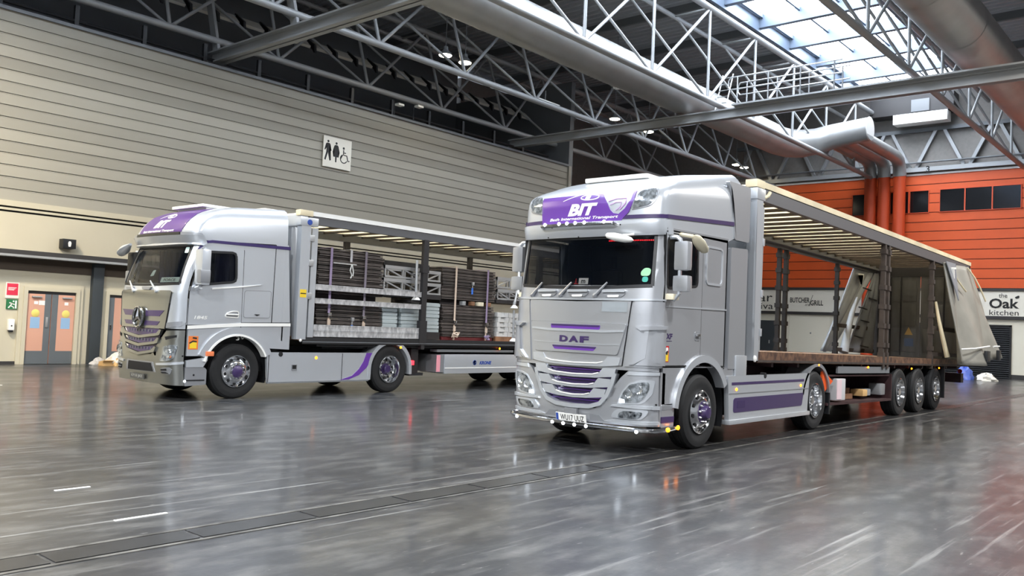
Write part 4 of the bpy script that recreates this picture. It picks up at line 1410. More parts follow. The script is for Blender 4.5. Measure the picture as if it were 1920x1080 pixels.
# grille
g = MB()
dcab.wrap(g, [(-.62, 1.26), (.62, 1.26), (.62, 1.0), (.48, .62), (.30, .56), (-.30, .56), (-.48, .62), (-.62, 1.0)], -.07, -.09)
gr = g.obj('grille_backing', PURPLE_D, D)
g = MB()
for zc in (1.225, 1.095, 1.055, .955, .915, .815, .77, .675, .64):
    dcab.wrap(g, [(-.5, zc - .008), (.5, zc - .008), (.5, zc + .008), (-.5, zc + .008)], -.045, -.06)
g.obj('grille_mesh_bar', PURPLE, gr)
for zc, a in ((1.155, .735), (1.005, .675), (.865, .605), (.726, .535)):
    g = MB()
    dcab.wrap(g, [(-a, zc + .085), (-a + .19, zc + .09), (-a + .25, zc + .02), (-a + .34, zc - .0), (0, zc - .012), (a - .34, zc - .0), (a - .25, zc + .02), (a - .19, zc + .09), (a, zc + .085), (a - .03, zc - .02), (a - .30, zc - .048), (0, zc - .058), (-a + .30, zc - .048), (-a + .03, zc - .02)], .03, -.05)
    g.obj('grille_slat', SILVER_L, gr)
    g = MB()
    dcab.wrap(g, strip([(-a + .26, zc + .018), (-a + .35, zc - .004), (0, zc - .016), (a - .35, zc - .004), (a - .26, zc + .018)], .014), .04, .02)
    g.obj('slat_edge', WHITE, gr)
g = MB()
dcab.wrap(g, strip([(-.66, 1.03), (-.63, .92), (-.55, .74), (-.44, .62), (-.28, .57), (0, .556), (.28, .57), (.44, .62), (.55, .74), (.63, .92), (.66, 1.03)], .055), .035, -.06)
g.obj('grille_surround', SILVER_L, gr)
for q, z in ((-.44, .895), (.44, .895), (-.37, .745), (.37, .745)):
    p = dcab.off(q, z, -.01)
    lamp_dot(gr, tuple(p), .026, GLOW_W, 'grille_lamp', 'y', -1)
# bumper
g = MB()
for sg in (1, -1):
    dcab.wrap(g, mirror_pts([(.36, .355), (LF, .375), (LF, 1.075), (.84, 1.075), (.735, .98), (.62, .72), (.50, .60), (.36, .55)], sg), 0, -.10)
    side_plate(g, [(YE - .02, .375), (-.98, .375), (-.98, 1.06), (YE - .02, 1.075)], W - .1, W, sg)
dcab.wrap(g, [(-.36, .355), (.36, .355), (.36, .55), (0, .535), (-.36, .55)], 0, -.10)
bu = g.obj('bumper', SILVER, D)
g = MB()
dcab.wrap(g, [(-1.30, 1.075), (1.30, 1.075), (1.30, 1.13), (-1.30, 1.13)], -.03, -.06)
g.obj('bumper_gap', GAP, D)
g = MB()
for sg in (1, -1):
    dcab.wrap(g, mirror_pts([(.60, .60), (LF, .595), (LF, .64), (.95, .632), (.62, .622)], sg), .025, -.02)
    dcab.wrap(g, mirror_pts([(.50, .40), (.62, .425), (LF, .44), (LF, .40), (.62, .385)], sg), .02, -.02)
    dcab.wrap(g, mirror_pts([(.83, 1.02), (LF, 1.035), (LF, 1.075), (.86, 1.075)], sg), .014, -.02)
g.obj('bumper_crease', SILVER_L, bu)  # creases in paler silver, their highlight put into the colour
for sg in (1, -1):
    hp = [(.71, .645), (.775, .79), (.87, .90), (1.0, .935), (1.125, .945), (1.13, .86), (1.08, .755), (1.0, .68)]
    g = MB()
    dcab.wrap(g, rpoly(mirror_pts([(.685, .63), (.755, .80), (.86, .92), (1.0, .96), (1.20, .968), (1.17, .80), (1.09, .70), (1.01, .655)], sg), .03), .008, -.02)
    hl = g.obj('headlight_rim', SILVER_L, D)
    g = MB()
    dcab.wrap(g, rpoly(mirror_pts(hp, sg), .03), .012, -.02)
    g.obj('reflector', REFLECT, hl)
    for q, z, r_ in ((.86, .78, .06), (.99, .845, .065), (1.03, .76, .04)):
        p = dcab.off(sg * q, z, .012)
        MB().lathe(tuple(p), [(-.01, r_), (.008, r_ * .9), (.002, r_ * .75), (-.02, .001)], 20, 'y', -1).obj('lamp_bowl', CHROME, hl)
    p = mirror_pts([(.725, .655), (.80, .66), (.80, .70), (.735, .71)], sg)
    g = MB()
    dcab.wrap(g, p, .022, .005)
    g.obj('daytime_lamp', GLOW_W, hl)
    g = MB()
    dcab.wrap(g, rpoly(mirror_pts(hp, sg), .03), .034, .026)
    g.obj('lamp_lens', LENS, hl)
    g = MB()
    dcab.wrap(g, rpoly(mirror_pts([(.60, .455), (.64, .53), (.72, .58), (1.13, .585), (1.10, .52), (1.02, .455)], sg), .04), .018, -.02)
    fg = g.obj('fog_lamp_pod', SILVER_L, D)
    g = MB()
    dcab.wrap(g, rpoly(mirror_pts([(.70, .463), (.73, .53), (.80, .556), (1.05, .556), (1.03, .50), (.97, .463)], sg), .03), .022, -.01)
    g.obj('fog_lamp', REFLECT, fg)
    g = MB()
    dcab.wrap(g, mirror_pts([(.27, .385), (.50, .385), (.42, .46), (.27, .47)], sg), .004, -.02)
    g.obj('lower_recess', SILVER_D, bu)
    lp = dcab.off(sg * 1.22, .66, .0)
    lamp_dot(bu, tuple(lp), .012, GAP, 'sensor', 'y', -1)
g = MB()
dcab.wrap(g, [(-.245, .352), (.25, .352), (.25, .458), (-.245, .458)], .075, .06)
pl = g.obj('number_plate', WHITE, D)
g = MB()
dcab.text(g, 'WU17 UUZ', .074, .03, .405, .078, bold=.012, width=.39)
g.obj('plate_letters', INK, pl, smooth=0)
g = MB()
dcab.wrap(g, [(-.24, .357), (-.20, .357), (-.20, .453), (-.24, .453)], .077, .07)
g.obj('plate_flash', BLUE, pl)
g = MB()
g.box(-.1, .1, -1.42, -1.3, .44, .52)
g.obj('plate_bracket', SILVER_D, bu)
pth = [dcab.off(-1.30 + 2.65 * i / 30, .335, .07) for i in range(31)] + [(W + .06, -.9, .34), (W + .05, -.72, .35)]
bb = MB().tube(pth, .030, 10).obj('bull_bar', CHROME, D)
for q in (-.99, -.30, -.11, .075, .26, .98):
    p = dcab.off(q, .325, .10)
    lamp_dot(bb, tuple(p), .023, GLOW_W, 'bar_lamp', 'y', -1)
p = dcab.off(1.30, .345, .105)
lamp_dot(bb, tuple(p), .030, GLOW_A, 'bar_lamp', 'y', -1)
lamp_dot(bb, (W + .09, -.76, .355), .030, GLOW_A, 'bar_lamp', 'x', 1)
# badges and stickers
g = MB()
put_text(g, 'XF', .075, lambda a, b: (W + .009, -.93 + a, 1.545 + b), shear=.2, bold=.04, width=.17)
g.box(W + .006, W + .009, -1.0, -.86, 1.48, 1.488)
g.obj('model_badge', PURPLE_D, D, smooth=0)
s = MB().box(W + .004, W + .009, -1.06, -.93, 1.21, 1.42).obj('warning_sticker', RED, D, label='red and yellow blind spot sticker', smooth=0)
MB().box(W + .009, W + .011, -1.045, -.945, 1.22, 1.335).obj('sticker_field', YELLOW, s, smooth=0)
MB().prism(rpoly([(-1.03, 1.34), (-.95, 1.34), (-.95, 1.40), (-1.0, 1.40)], .02), 'x', W + .009, W + .011).obj('sticker_figure', WHITE, s)
MB().prism([(-1.03, 1.32), (-.98, 1.36), (-.95, 1.35), (-.97, 1.30)], 'x', W + .010, W + .012).obj('sticker_mark', INK, s)
# chassis
g = MB()
for x in (-.43, .43):
    g.box(x - .05, x + .05, -1.0, 5.0, .72, 1.0)
g.box(-.9, .9, -1.1, .62, .55, 1.12).box(-1.08, 1.1, .78, 3.6, .42, .94).box(-.4, .4, 2.6, 5.0, .5, .95).box(-.8, .8, 3.6, 4.6, 1.0, 1.10)
g.tube([(-W + .3, 0, .515), (W - .3, 0, .515)], .09, 10).tube([(-W + .3, 4.15, .515), (W - .3, 4.15, .515)], .12, 10)
g.obj('chassis', CHASSIS, D, smooth=0)
g = MB()
g.lathe((0, 3.95, 1.10), [(-.1, .5), (.06, .48), (.07, .001)], 24, 'z')
g.obj('fifth_wheel', BLACK, D)
g = MB()
g.bbox(-.3, .3, -1.28, -1.05, .24, .34, .06)
g.obj('under_bumper_scoop', BLACK, D)


# ================================================================== OPEN TRAILER OF THE NEARER TRUCK
T = thing('curtain_trailer', 'empty open-sided curtain trailer behind the nearer truck', 'trailer', (-6.97, 12.4, 0), 'curtain trailers')
T.rotation_euler = (-0.0125, 0, 0)
TL_, TW = 13.2, 1.23


def up_z(y, z):
    return z + 0.0125 * y


MB().box(-TW, TW, .0, TL_, 1.27, 1.34).obj('bed', FLOORWOOD, T, smooth=0)
bd = None
for k in range(16):
    x = -TW + .06 + k * .147
    if bd is None:
        bd = MB().box(0, .14, .02, TL_ - .02, 1.34, 1.352).obj('floor_plank', FLOORWOOD, T, loc=(x, 0, 0), smooth=0)
    else:
        copy_of(bd, 'floor_plank', T, (x, 0, 0))
for sg in (1, -1):
    MB().box(sg * (TW - .06), sg * (TW + .005), .1, TL_, 1.19, 1.36).obj('side_rave', RUSTY, T, smooth=0)
    MB().box(sg * (TW - .03), sg * (TW + .012), .1, TL_, 1.20, 1.235).obj('rave_lip', POST_BROWN, T, smooth=0)
    # roof rails
    MB().box(sg * (TW - .10), sg * TW, .12, TL_, 3.70, 3.90).obj('roof_rail', BEAM_GREY, T, smooth=0)
    MB().box(sg * (TW - .12), sg * (TW + .012), .0, TL_ + .03, 3.905, 4.0).obj('roof_edge', TARP_CREAM, T, smooth=0)
    MB().box(sg * (TW - .22), sg * (TW - .10), .12, TL_, 3.76, 3.80).obj('rail_flange', BEAM_GREY, T, smooth=0)
ro = MB()
ro.add([(-TW + .1, 0, 3.96), (TW - .1, 0, 3.96), (TW - .1, TL_, 3.96), (-TW + .1, TL_, 3.96)], [(0, 1, 2, 3)]).obj('roof_sheet', TARP_ROOF, T, smooth=0)
bow = MB().box(-TW + .1, TW - .1, 0, .07, 3.85, 3.90).obj('roof_bow', POST_BROWN, T, loc=(0, .45, 0), smooth=0)
shd = MB().add([(a * (TW - .12), b, c) for a in (-1, 1) for b, c in ((.10, 3.93), (.2, 3.90), (.43, 3.90), (.53, 3.93))], [(0, 1, 5, 4), (1, 2, 6, 5), (2, 3, 7, 6)]).obj('roof_panel', TARP_ROOF, T, loc=(0, .45, 0), smooth=0)
for k in range(1, 24):
    copy_of(bow, 'roof_bow', T, (0, .45 + k * .54, 0))
    copy_of(shd, 'roof_panel', T, (0, .45 + k * .54, 0))
# front frame
g = MB()
g.box(-TW, TW, 0, .06, 1.3, 3.86)
g.obj('front_bulkhead', ALU, T, smooth=0)
for sg in (1, -1):
    g = MB()
    g.prism([(-.05, 1.22), (.10, 1.22), (.12, 3.30), (.10, 3.72), (-.12, 3.72), (-.10, 3.3)], 'x', sg * (TW - .16), sg * (TW + .01))
    pp = g.obj('front_pillar', SILVER_L, T)
    g = MB()
    g.bbox(sg * (TW - .17), sg * (TW + .02), -.14, .16, 3.70, 3.88, .02)
    g.obj('pillar_head', SILVER_L, pp)
    g = MB()
    g.bbox(sg * (TW - .18), sg * (TW + .02), -.16, .13, 3.885, 4.01, .02)
    g.obj('roof_corner', TARP_CREAM, pp)
    g = MB()
    g.box(sg * (TW - .12), sg * (TW - .03), .12, .24, 1.22, 3.62)
    g.obj('pillar_channel', STEEL, pp, smooth=0)
    for z in (3.0, 2.2, 1.6):
        MB().bbox(sg * (TW - .04), sg * (TW + .015), .13, .20, z, z + .12, .01).obj('hinge', SILVER_L, pp)
    MB().tube([(sg * (TW + .0), .14, 3.75), (sg * (TW + .02), .24, 3.80), (sg * (TW + .02), .30, 3.86)], .03, 8).obj('hook', TARP_CREAM, pp)
# side posts
def side_post(x, y, nm='side_post'):
    g = MB()
    g.box(x - .045, x + .045, y - .045, y + .045, 1.30, 3.72)
    for z in (1.55, 1.95, 2.35, 2.75, 3.15, 3.5):
        g.box(x - .065, x + .065, y - .06, y + .06, z, z + .10)
    g.box(x - .06, x + .06, y - .06, y + .06, 1.12, 1.45)
    return g.obj(nm, POST_BROWN if x > 0 else POST_BLACK, T, smooth=0)


for y in (6.12, 6.38, 9.72):
    side_post(TW - .05, y)
for y in (6.35, 6.72, 9.98):
    side_post(-TW + .05, y)
for sg, y0 in ((-1, 9.98), (1, 9.72)):
    for z in (1.42, 2.05):
        MB().box(sg * (TW - .06), sg * (TW - .02), y0, TL_ - .2, z, z + .10).obj('side_lath', POST_BROWN, T, smooth=0)
# rear doors
g = MB()
for x0, x1 in ((-TW, -TW + .12), (TW - .12, TW)):
    g.box(x0, x1, TL_ - .1, TL_, 1.25, 3.75)
g.box(-TW, TW, TL_ - .1, TL_, 3.62, 3.9).box(-TW, TW, TL_ - .1, TL_, 1.2, 1.36)
g.obj('rear_frame', POST_BLACK, T, smooth=0)
for i in range(2):
    x0 = -TW + .12 + i * 1.12
    dd = MB().box(x0, x0 + 1.10, TL_ - .07, TL_ - .03, 1.36, 3.62).obj('rear_door', DOOR_GREY, T, smooth=0)
    for a, b in ((.08, .30), (.36, .58), (.64, 1.02)):
        for z0, z1 in ((1.50, 2.15), (2.22, 2.85), (2.92, 3.52)):
            pn = MB().bbox(x0 + a, x0 + b, TL_ - .085, TL_ - .07, z0, z1, .01).obj('door_panel', DOOR_GREY, dd)
    for a in (.335, .61):
        MB().tube([(x0 + a, TL_ - .10, 1.4), (x0 + a, TL_ - .10, 3.6)], .016, 8).obj('lock_rod', POST_BLACK, dd)
    if i == 0:
        MB().prism([(x0 + .72, 1.98), (x0 + .94, 1.98), (x0 + .83, 2.2)], 'y', TL_ - .092, TL_ - .084).obj('warning_triangle', mat('faded_yellow', (150, 122, 70), .6), dd, smooth=0)
        MB().box(x0 + .72, x0 + .96, TL_ - .092, TL_ - .084, 1.66, 1.88).obj('blue_sign', mat('faded_blue', (52, 66, 92), .6), dd, smooth=0)


# bunched curtains at the rear
def curtain(parent, top, bot, nu, nv, fold, material, name, seed, thick=.03):
    r = random.Random(seed)
    rows = []
    for j in range(nv + 1):
        v = j / nv
        row = []
        for i in range(nu + 1):
            u = i / nu
            k = u * (len(top) - 1)
            a = min(int(k), len(top) - 2)
            t = k - a
            P0 = Vector(top[a]).lerp(Vector(top[a + 1]), t)
            P1 = Vector(bot[a]).lerp(Vector(bot[a + 1]), t)
            p = P0.lerp(P1, v)
            d = fold * (.35 + .65 * v) * math.sin(2 * PI * (2.3 * u + .25 * v) + .8) + .25 * fold * math.sin(2 * PI * (5.1 * u - .6 * v))
            p.x += d
            p.y += .5 * d
            row.append(p)
        rows.append(row)
    mb = MB()
    mb.loft(rows, False, False)
    o = mb.obj(name, material, parent, smooth=60)
    md = o.modifiers.new('thickness', 'SOLIDIFY')
    md.thickness = thick
    return o


zz = lambda y, z: up_z(y, z)
cn = curtain(T, [(1.24, 10.35, 3.74), (1.26, 11.3, 3.78), (1.27, 12.3, 3.80), (1.27, 13.15, 3.86), (1.0, 13.35, 3.84)],
             [(1.75, 9.95, 1.28), (1.85, 10.7, 1.24), (1.95, 11.9, 1.26), (1.95, 13.1, 1.46), (1.55, 13.6, 1.45)], 48, 22, .13, TARP_GREY, 'side_curtain', 3)
cn['label'] = 'near grey curtain bunched at the trailer rear'
MB().add([(1.34, 10.33, 3.76), (1.34, 11.2, 3.78), (1.62, 10.42, 2.8), (1.32, 10.33, 3.76), (1.32, 11.2, 3.78), (1.60, 10.42, 2.8)], [(0, 1, 2), (3, 5, 4), (0, 3, 4, 1), (1, 4, 5, 2), (2, 5, 3, 0)]).obj('curtain_corner', TARP_IN, cn, smooth=0)
g = MB()
g.prism(strip([(10.55, 3.60), (10.98, 3.64)], .05), 'x', 1.38, 1.41)
g.prism(strip([(10.57, 3.60), (10.62, 3.34)], .05), 'x', 1.38, 1.46)
g.obj('white_bracket_mark', WHITE, cn, smooth=0)
g = MB()
g.tube([(1.30, 10.75, 3.75), (1.42, 11.1, 3.35), (1.50, 11.6, 3.1)], .02, 6)
g.obj('curtain_strap', TARP_CREAM, cn)
g = MB()
g.tube([(1.30, 12.6, 3.80), (1.44, 12.75, 3.55), (1.52, 13.0, 3.3), (1.62, 13.2, 2.95)], .02, 6)
g.obj('curtain_strap', TARP_CREAM, cn)
g = MB()
g.tube([(1.74, 10.2, 1.62), (1.90, 10.9, 1.66), (2.02, 11.8, 1.74)], .022, 6)
g.tube([(2.05, 12.1, 1.74), (2.06, 12.7, 1.76)], .022, 6)
g.obj('hem_band', WHITE, cn)
MB().bbox(1.98, 2.06, 11.4, 11.75, 1.36, 1.62, .02).obj('hem_buckle', BLACK, cn)
MB().bbox(1.99, 2.07, 12.7, 12.9, 1.40, 1.66, .02).obj('hem_buckle', BLACK, cn)
g = MB()
g.tube([(1.18, 10.1, 2.75), (1.25, 10.15, 2.3), (1.35, 10.2, 1.8), (1.42, 10.3, 1.42)], [.03, .04, .05, .06], 10)
g.obj('rolled_edge', TARP_CREAM, cn)
cf = curtain(T, [(-1.26, 11.4, 3.80), (-1.24, 12.4, 3.84), (-1.18, 13.0, 3.86)], [(-1.62, 10.2, 1.42), (-1.62, 10.35, 1.40), (-1.5, 10.6, 1.42)], 20, 18, .05, TARP_FAR, 'side_curtain', 5)
cf['label'] = 'far pale curtain gathered into a hanging strip'
cf2 = curtain(T, [(-1.18, 12.9, 3.84), (-1.16, 13.15, 3.84)], [(-1.2, 10.7, 1.42), (-1.16, 12.9, 1.40)], 18, 18, .05, TARP_IN, 'curtain_fold', 9)
g = MB()
g.tube([(-1.12, 11.35, 2.9), (-1.13, 11.0, 2.45), (-1.14, 10.72, 1.9), (-1.15, 10.55, 1.40)], [.03, .07, .09, .12], 12)
g.obj('rolled_edge', TARP_FAR, cf)
g = MB()
for z, y in ((3.2, 12.3), (2.65, 12.0), (2.3, 12.2), (1.85, 11.7), (1.6, 12.2), (2.95, 12.8)):
    g.bar((-1.10, y - .55, z), (-1.10, y + .1, z - .03), .03, .03)
g.obj('curtain_strap', BLACK, cf2, smooth=0)
g = MB()
g.prism(strip([(11.55, 3.56), (11.95, 3.58), (11.8, 3.25)], .05), 'x', -1.18, -1.165)
g.obj('white_bracket_mark', WHITE, cf, smooth=0)
# chassis, wheels, racks
g = MB()
for x in (-.45, .45):
    g.box(x - .06, x + .06, .6, TL_ - .2, .95, 1.25)
for k in range(12):
    g.box(-TW + .08, TW - .08, .8 + k * 1.05, .88 + k * 1.05, 1.12, 1.26)
g.obj('chassis_beam', CHASSIS_R, T, smooth=0)
for sg in (1, -1):
    for y in (7.38, 8.80, 10.2):
        wz = up_z(y, .515)
        make_wheel(T, sg * (TW - .02), y, wz, sg, 'trailer', CHROME)
    g = MB()
    g.box(sg * (TW - .36), sg * (TW - .02), 6.72, 10.85, up_z(9, 1.10), up_z(9, 1.13))
    g.obj('wheel_guard', BLACK, T, smooth=0)
    MB().box(sg * (TW - .38), sg * TW, 10.86, 10.89, .40, 1.2).obj('mud_flap', BLACK, T, smooth=0)
    g = MB()
    for y in (7.38, 8.80, 10.2):
        g.tube([(sg * .3, y, up_z(y, .515)), (sg * (TW - .3), y, up_z(y, .515))], .08, 10)
    g.obj('axle', CHASSIS, T)
    for y, z in ((2.0, 1.17), (4.6, 1.14), (7.5, 1.12), (9.75, 1.14)):
        lamp_dot(T, (sg * (TW + .0), y + .6, z), .02, GLOW_A, 'side_marker', 'x', sg)
g = MB()
for x in (-.95, .95):
    g.box(x - .07, x + .07, 2.55, 2.72, .35, 1.2).box(x - .14, x + .14, 2.5, 2.78, .30, .36)
g.obj('landing_leg', CHASSIS, T, smooth=0)
lamp_dot(T, (TW + .02, -.02, 1.25), .05, WHITE, 'front_marker', 'x', 1)
b = MB().bbox(TW - .50, TW - .02, 3.55, 4.02, .52, .92, .02).obj('tool_box', mat('dull_white_box', (196, 195, 196), .5), T)
MB().box(TW - .02, TW - .012, 3.56, 3.80, .54, .90).obj('reflective_strip', mat('pale_pink_strip', (220, 196, 200), .5), b, smooth=0)
g = MB()
g.box(.25, TW - .02, 3.1, 6.78, .44, .485).box(.25, .29, 3.1, 6.78, .485, 1.0).box(.25, TW - .02, 6.74, 6.78, .485, 1.0).box(.3, TW - .05, 3.1, 6.7, .96, .99)
rk = g.obj('underbed_rack', CHASSIS_R, T, smooth=0)
MB().box(TW - .06, TW - .02, 3.6, 6.6, 1.02, 1.15).obj('rack_rail', STEEL_D, rk, smooth=0)
for i, (y0, y1, x0, x1, z) in enumerate(((4.15, 5.3, .5, .62, .49), (4.2, 5.2, .66, .78, .49), (4.1, 5.25, .82, .92, .49), (4.2, 5.15, .56, .7, .60), (4.25, 5.25, .74, .86, .60), (4.3, 5.2, .62, .75, .71))):
    pk = MB().box(x0, x1, y0, y1, up_z(4.6, z) - .055, up_z(4.6, z) + .045).obj('timber_baulk', WOOD, loc=(-6.97, 12.4, 0), smooth=0)
    tag(pk, ['front lower', 'second lower', 'third lower', 'front upper', 'rear upper', 'topmost'][i].replace('front', 'innermost').replace('rear', 'outer') + ' timber baulk in the rack under nearer trailer', 'timber', 'timber baulks under the trailer')
    pk.rotation_euler = (-0.0125, 0, 0)
for i, (y, x, mt, nm, lb, ct) in enumerate(((5.5, .95, CARD, 'webbing_bundle', 'tan strap bundle beside the timber in the trailer rack', 'strap'), (5.85, .9, STEEL, 'steel_clamp', 'grey steel clamp lying in the trailer rack', 'clamp'), (6.45, 1.0, ALU, 'metal_box', 'small pale metal box at the rear end of the trailer rack', 'box'))):
    g = MB().bbox(x - .12, x + .14, y - .14, y + .14, up_z(y, .475), up_z(y, .475) + (.24 if i == 2 else .14), .04)
    o = g.obj(nm, mt, loc=(-6.97, 12.4, 0))
    o.rotation_euler = (-0.0125, 0, 0)
    tag(o, lb, ct)
g = MB()
g.add([(TW - .02, 2.86, 1.08), (TW - .02, 3.36, .88), (TW - .05, 2.90, .62), (TW - .06, 2.86, 1.08), (TW - .06, 3.36, .88), (TW - .09, 2.90, .62)], [(0, 1, 2), (3, 5, 4), (0, 3, 4, 1), (1, 4, 5, 2), (2, 5, 3, 0)])
g.obj('hazard_plate', ORANGE_S, T, smooth=0)
g = MB()
g.box(-TW + .1, TW - .1, TL_ - .3, TL_ - .05, .75, 1.0)
g.obj('rear_bumper', CHASSIS_R, T, smooth=0)
lamp_dot(T, (TW - .2, TL_ + .0, 1.05), .06, REDLENS, 'tail_lamp', 'y', 1)

# ================================================================== SECOND TRUCK (farther, left)
M = thing('articulated_truck', 'farther silver truck with three-pointed star on a purple grille', 'truck', (-15.57, 8.92, 0), 'silver company trucks')
W = 1.14
mcab = Cab([(.2, -1.28, 1), (.6, -1.32, 1), (1.9, -1.32, 1), (2.15, -1.28, 1), (2.4, -1.20, 1), (2.85, -1.02, 1), (2.93, -1.06, 1), (3.0, -1.10, 1), (3.08, -1.09, .998), (3.2, -1.02, .99), (3.3, -.94, .98), (3.4, -.83, .965), (3.46, -.72, .94), (3.51, -.60, .91), (3.55, -.44, .86), (3.585, -.2, .78)], W, .07, .8, .26)
LF = mcab.Lf
YE = -1.06
sh = MB()
ws = [(-1.07, 2.09), (-.5, 2.065), (0, 2.06), (.5, 2.065), (1.07, 2.09), (1.02, 2.80), (0, 2.79), (-1.02, 2.80)]
mcab.wrap(sh, [(-LF, 1.28), (LF, 1.28), (LF, 2.09), (1.07, 2.09), (.5, 2.065), (0, 2.06), (-.5, 2.065), (-1.07, 2.09), (-LF, 2.09)], 0, -.03)
mcab.wrap(sh, [(-1.02, 2.80), (0, 2.79), (1.02, 2.80), (LF, 2.80), (LF, 2.93), (-LF, 2.93), (-LF, 2.80)], 0, -.03)
for sg in (1, -1):
    mcab.wrap(sh, mirror_pts([(1.07, 2.09), (LF, 2.09), (LF, 2.80), (1.02, 2.80)], sg), 0, -.03)
    side_plate(sh, [(.05, 1.41), (.715, 1.43), (.725, 2.96), (.03, 2.94)], W - .03, W, sg)
    # sloped front pillar side: fill between the raked front and the door
    side_plate(sh, [(-1.05, 1.36), (-1.02, 1.36), (-.93, 2.09), (-.80, 2.76), (.03, 2.79), (.03, 2.94), (-.78, 2.91), (-.80, 2.80), (-.95, 2.2), (-1.02, 2.0)], W - .03, W, sg)
sh.box(-W, W, .95, .98, 1.1, 2.95)
sh.obj('cab_shell', SILVER_L, M)
g = MB()
mcab.wrap(g, ws, -.012, -.02)
g.obj('windscreen', GLASS_D, M)
g = MB()
for a, b in zip(ws, ws[1:] + ws[:1]):
    mcab.wrap(g, strip([a, b], .045), .002, -.012)
g.obj('windscreen_seal', BLACK, M)
it = MB()
it.box(-1.08, 1.08, -.95, .9, 1.15, 1.35).box(-1.08, 1.08, .8, .9, 1.35, 2.9).box(-1.08, 1.08, -.85, .9, 2.86, 2.9)
it.box(-1.04, 1.04, -1.05, -.6, 1.35, 2.03).box(.1, 1.02, .1, .7, 1.35, 2.85)
inn = it.obj('cab_interior', INTERIOR, M, smooth=0)
for x in (-.52, .52):
    s = MB()
    s.bbox(x - .25, x + .25, -.35, .12, 1.65, 1.82, .05).bbox(x - .24, x + .24, .08, .22, 1.75, 2.40, .06).bbox(x - .13, x + .13, .10, .2, 2.42, 2.62, .04)
    s.obj('seat', SEATC, inn)
MB().tube([(-.52 + .23 * math.cos(a), -.55 + .12 * math.sin(a), 2.08 + .13 * math.sin(a)) for a in [2 * PI * i / 20 for i in range(21)]], .02, 8).obj('steering_wheel', BLACK, inn)
g = MB()
mcab.wrap(g, [(.42, 2.12), (.98, 2.13), (.98, 2.23), (.42, 2.22)], -.06, -.064)
cd = g.obj('dash_card', mat('pale_green_card', (186, 208, 200), .6), M)
g = MB()
mcab.text(g, 'FORCE', .05, .70, 2.175, -.057, bold=.01, width=.36)
g.obj('lettering', INK, cd, smooth=0)
g = MB()
mcab.wrap(g, rpoly([(.0, 2.24), (.12, 2.25), (.14, 2.36), (.04, 2.35)], .02), -.05, -.056)
g.obj('dash_note', MATS['pale_green_card'], M)
g = MB()
mcab.wrap(g, rpoly([(.90, 2.66), (.99, 2.66), (.97, 2.77), (.88, 2.77)], .02), -.002, -.008)
g.obj('screen_sticker', MATS['pale_green_card'], M)
# roof fairing
rings = []
NZ = [2.90] + [p[0] for p in mcab.prof if 2.92 < p[0] <= 3.63]
for z in NZ:
    y0, wsx = mcab.prof_at(z)
    f = max(0, (z - 3.0) / .63)
    tilt = lambda y: .12 * f * max(0, (y + .5) / 1.5)
    pts = [mcab.P(-LF + 2 * LF * i / 40, z) for i in range(41)]
    ye = pts[-1].y
    sw = W * (.3 + .7 * wsx)
    side = [(pts[-1].x + (sw - pts[-1].x) * i / 8, ye + (.99 - ye) * i / 8, z) for i in range(1, 9)]
    ring = [Vector(p) for p in pts] + [Vector(p) for p in side] + [Vector((sw * (1 - j / 4), .99, z)) for j in range(1, 8)] + [Vector((-p[0], p[1], p[2])) for p in side[::-1]]
    rings.append([(p.x, p.y, p.z + tilt(p.y)) for p in ring])
MB().loft(rings).obj('roof_fairing', SILVER_L, M, smooth=50)
g = MB()
mcab.wrap(g, [(-1.20, 2.80), (0, 2.785), (1.20, 2.80), (1.24, 2.84), (1.24, 3.0), (.80, 3.0), (.62, 2.90), (-.62, 2.90), (-.80, 3.0), (-1.24, 3.0), (-1.24, 2.84)], .07, -.02)
g.obj('sun_visor', SILVER_L, M)
g = MB()
mcab.wrap(g, [(-.80, 3.0), (-.62, 2.90), (.62, 2.90), (.80, 3.0), (.80, 3.035), (-.80, 3.035)], .06, -.02)
sv = g.obj('smoked_visor', mat('smoked_acrylic', (50, 50, 46), .35, spec=.4), M)
for q in (-.7, -.25, .25):
    p = mcab.off(q, 2.955, .05)
    lamp_dot(sv, tuple(p), .022, ALU, 'visor_lamp', 'y', -1)
for sg in (1, -1):
    g = MB()
    mcab.wrap(g, mirror_pts([(.82, 3.0), (1.24, 3.0), (1.22, 3.02), (.82, 3.035)], sg), .045, .0)
    g.obj('visor_groove', SILVER_D, M)
company_graphic(mcab, M, [(-.80, 3.035), (.78, 3.035), (.80, 3.2), (.83, 3.4), (.84, 3.545), (-.84, 3.545), (-.83, 3.4), (-.80, 3.2)], -.04, 3.22, .95, .012, 'Bath International Transport', 3.075, 1.18, mat('dim_purple_vinyl', (80, 50, 116), .35, coat=.4))  # same purple vinyl, darkened to imitate the weaker light on this front
MB().bbox(-.58, .58, -.56, .50, 3.59, 3.65, .028).bbox(-.54, .54, -.46, .46, 3.42, 3.61, .02).obj('roof_hatch', WHITE, M)
MB().bbox(-.9, .9, .55, 1.0, 3.56, 3.70, .06).obj('roof_spoiler', WHITE, M)
